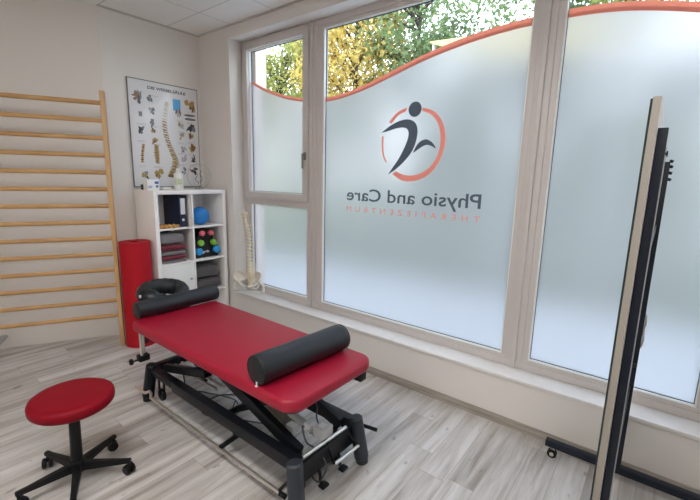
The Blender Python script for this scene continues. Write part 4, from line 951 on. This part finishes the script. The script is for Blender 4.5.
def tree(x, y, h, rx, rz, m, label, n=5200, seed=0, leaf=.06, trunk=.14, group='autumn trees outside the windows'):
    r = random.Random(seed); o = thing('tree', (x, y, -.26), label, 'tree', group)
    bm = B(); base = Vector((x, y, -.26)); cen = Vector((x, y, h - rz)); tips = []
    tube(bm, [base, base + Vector((.08, .03, (h - rz) * .5)), cen, cen + Vector((.05, .0, rz * .6))], trunk, seg=10, n=4, radii=[trunk * (1 - .85 * i / 12) for i in range(13)])
    for i in range(26):
        a = r.uniform(0, 2 * PI); z0 = r.uniform(-.75, .5); s = cen + Vector((0, 0, z0 * rz)); el = r.uniform(.1, .9)
        e = cen + Vector((math.cos(a) * rx * r.uniform(.55, .9), math.sin(a) * rx * r.uniform(.55, .9), min(.9, z0 + el * .6) * rz))
        mid = (s + e) / 2 + Vector((r.uniform(-.2, .2), r.uniform(-.2, .2), r.uniform(0, .3))); tube(bm, [s, mid, e], .03, seg=6, n=4, radii=[.045 * (1 - .8 * k_ / 8) for k_ in range(9)])
        tips += [mid, e, (mid + e) / 2, (mid + e) / 2]
    obj('trunk', bm, 'bark', o)
    bm = B(); clumps = [(p, r.uniform(.35, .75)) for p in tips]
    for i in range(46):
        a = r.uniform(0, 2 * PI); ph = math.acos(r.uniform(-.9, 1)); rr = r.uniform(.6, 1) ; clumps.append((cen + Vector((rx * rr * math.sin(ph) * math.cos(a), rx * rr * math.sin(ph) * math.sin(a), rz * rr * math.cos(ph))), r.uniform(.3, .7)))
    verts = []; faces = []
    for i in range(n):
        c, s = clumps[r.randrange(len(clumps))]; p = c + Vector((r.gauss(0, s * .5), r.gauss(0, s * .5), r.gauss(0, s * .4)))
        u = Vector((r.gauss(0, 1), r.gauss(0, 1), r.gauss(0, 1))).normalized(); v_ = u.cross(Vector((r.gauss(0, 1), r.gauss(0, 1), r.gauss(0, 1)))).normalized(); L_ = leaf * r.uniform(.7, 1.4)
        k0 = len(verts); verts += [p - u * L_, p + v_ * L_ * .55, p + u * L_, p - v_ * L_ * .55]; faces.append((k0, k0 + 1, k0 + 2, k0 + 3))
    bm.free(); me = bpy.data.meshes.new('foliage'); me.from_pydata([tuple(v) for v in verts], [], faces); me.materials.append(M[m]); c = bpy.data.objects.new('foliage', me); COL.objects.link(c); c.parent = o; c.matrix_parent_inverse = world(o).inverted()
    return o
tree(-10.6, 9.6, 6.6, 1.8, 2.2, 'leaf_olive', 'olive and yellow tree seen through the left clear pane', seed=1, n=9000)
tree(-7.5, 9.6, 7.2, 1.7, 2.5, 'leaf_yellow', 'golden yellow tree at the left of the big window', seed=2, n=9500)
tree(-5.7, 10.0, 7.4, 1.7, 2.6, 'leaf_green', 'dense green tree right of the golden yellow one', seed=3, n=9000)
tree(-2.55, 9.6, 7.0, 1.5, 2.3, 'leaf_green', 'loose green tree near the middle of the windows', seed=4, n=6500)
tree(-1.0, 9.8, 7.2, 1.6, 1.9, 'leaf_olive', 'sparse yellow-green tree right of the window mullion', seed=5, n=4500)

# shrubs that tint the frosted panes
def shrub(x, y, rx, rz, m, label, seed, n=4200):
    r = random.Random(seed); o = thing('shrub', (x, y, -.26), label, 'shrub', 'shrubs outside the windows'); verts = []; faces = []
    for i in range(n):
        a = r.uniform(0, 2 * PI); q = r.uniform(.2, 1) ** .5; zz = r.uniform(0, 1)
        rr = q * math.sqrt(max(.05, 1 - (zz * .95) ** 3)); p = Vector((x + rx * rr * math.cos(a), y + rx * .6 * rr * math.sin(a), -.26 + zz * rz))
        u = Vector((r.gauss(0, 1), r.gauss(0, 1), r.gauss(0, 1))).normalized(); v_ = u.cross(Vector((r.gauss(0, 1), r.gauss(0, 1), r.gauss(0, 1)))).normalized(); L_ = .07
        k0 = len(verts); verts += [p - u * L_, p + v_ * L_ * .6, p + u * L_, p - v_ * L_ * .6]; faces.append((k0, k0 + 1, k0 + 2, k0 + 3))
    me = bpy.data.meshes.new('foliage'); me.from_pydata([tuple(v) for v in verts], [], faces); me.materials.append(M[m]); c = bpy.data.objects.new('foliage', me); COL.objects.link(c); c.parent = o; c.matrix_parent_inverse = world(o).inverted()
    bm = B()
    for i in range(6):
        a = i * PI / 3; tube(bm, [(x, y, -.26), (x + .3 * rx * math.cos(a), y + .2 * rx * math.sin(a), rz * .35), (x + .6 * rx * math.cos(a), y + .4 * rx * math.sin(a), rz * .7)], .02, seg=6, n=3)
    obj('stem', bm, 'bark', o)
for (x, y, rx, rz, m_, lab, sd) in ((-11.6, 8.9, 1.6, 4.2, 'leaf_olive', 'olive shrub blurred behind the frosted narrow window', 14), (-8.7, 8.7, 1.5, 4.2, 'leaf_olive', 'olive shrub blurred behind the frosted left edge of the big window', 15),
        (-5.9, 8.3, 1.4, 3.7, 'leaf_green', 'green shrub blurred behind the emblem on the big window', 16), (-3.2, 8.1, 1.3, 2.7, 'leaf_green', 'green shrub blurred behind the lettering end of the big window', 11),
        (-.6, 8.3, 1.25, 2.9, 'leaf_green', 'green shrub blurred behind the right mullion', 12), (1.9, 8.0, 1.2, 2.8, 'leaf_green', 'green shrub blurred behind the wheeled mirror', 13)):
    shrub(x, y, rx, rz, m_, lab, sd)

# pale yellow sun canopy outside
cn = thing('sun_canopy', (-2.6, 7.9, -.26), 'pale yellow sun canopy outside, above the stripe of the big window', 'canopy')
CP = [(-4.071, 7.6, 4.269), (-1.955, 8.6, 4.45), (-0.582, 7.4, 3.525), (-1.935, 6.4, 3.257)]
bm = B(); t = bmesh.new(); vs = [t.verts.new(p) for p in CP]; t.faces.new((vs[0], vs[1], vs[2])); t.faces.new((vs[0], vs[2], vs[3])); bmesh.ops.recalc_face_normals(t, faces=list(t.faces)); bmesh.ops.solidify(t, geom=list(t.faces), thickness=.03); merge(bm, t)
obj('canopy_fabric', bm, leaf_mat('pale_yellow_canvas', (.80, .66, .32), (.84, .70, .36), (.86, .74, .42)), cn)
for p in CP:
    bm = B(); q_ = Vector(p).lerp(Vector((-2.3, 8.0, p[2])), .05); cyl(bm, (q_.x, q_.y, -.25), (q_.x, q_.y, q_.z - .02), .04); obj('canopy_post', bm, 'grey_plastic', cn)

# building added behind trees and shrubs to keep bright sky off the film
hb = thing('backdrop_building', (0, 16.0, -.26), 'cream building added behind the trees to dim the frosted windows', 'building')
bm = B(); box(bm, (-7.0, 14.0, -.26), (7.0, 18.0, 4.6)); obj('wall', bm, mat('cream_render', (.72, .70, .68), .9, var=.05), hb)
bm = B(); box(bm, (-7.2, 13.8, 4.6), (7.2, 18.2, 4.72)); obj('roof', bm, 'grey_plastic', hb)
for x in (-5.2, -2.6, 0, 2.6, 5.2):
    for z in (.7, 2.9):
        bm = B(); box(bm, (x - .55, 13.94, z), (x + .55, 14.0, z + 1.3)); wf = obj('window', bm, 'white', hb); bm = B(); box(bm, (x - .5, 13.92, z + .05), (x + .5, 13.94, z + 1.25)); obj('window_pane', bm, 'mirror_edge', wf)

# ------------------------------------------------------------------ sky and sun
w = bpy.data.worlds.new('sky'); sc.world = w; w.use_nodes = True; nt = w.node_tree; nt.nodes.clear()
o = nt.nodes.new('ShaderNodeOutputWorld'); bg = nt.nodes.new('ShaderNodeBackground'); tc = nt.nodes.new('ShaderNodeTexCoord'); sx = nt.nodes.new('ShaderNodeSeparateXYZ'); cr = nt.nodes.new('ShaderNodeValToRGB')
nt.links.new(tc.outputs['Generated'], sx.inputs[0]); nt.links.new(sx.outputs['Z'], cr.inputs['Fac'])
cr.color_ramp.elements[0].position = 0; cr.color_ramp.elements[0].color = (.92, .94, 1.0, 1); cr.color_ramp.elements[1].position = .8; cr.color_ramp.elements[1].color = (.62, .76, 1.0, 1)
nt.links.new(cr.outputs['Color'], bg.inputs['Color']); bg.inputs['Strength'].default_value = 4.6; nt.links.new(bg.outputs[0], o.inputs[0])

# ------------------------------------------------------------------ camera
Rr = ((0.784155, 0.620147, 0.022771), (0.129853, -0.128092, -0.983225), (-0.606827, 0.773957, -0.180972))
cam = bpy.data.cameras.new('camera'); co = bpy.data.objects.new('camera', cam); COL.objects.link(co)
mm = Matrix([[Rr[0][i], -Rr[1][i], -Rr[2][i], 0] for i in range(3)] + [[0, 0, 0, 1]])
mm.translation = (0, 0, 1.637); co.matrix_world = mm
cam.sensor_fit = 'HORIZONTAL'; cam.sensor_width = 36; cam.lens = 398.573 / 700 * 36; cam.clip_start = .02; cam.clip_end = 200
sc.camera = co
sc.view_settings.view_transform = 'Standard'; sc.view_settings.look = 'None'; sc.view_settings.gamma = 1; sc.view_settings.use_curve_mapping = False
sc.view_settings.exposure = 0.22
cy_ = sc.cycles
cy_.use_denoising = True
try: cy_.denoiser = 'OPENIMAGEDENOISE'
except Exception: pass
cy_.max_bounces = 12; cy_.diffuse_bounces = 6; cy_.glossy_bounces = 4; cy_.transmission_bounces = 8; cy_.transparent_max_bounces = 16
cy_.sample_clamp_indirect = 6.0
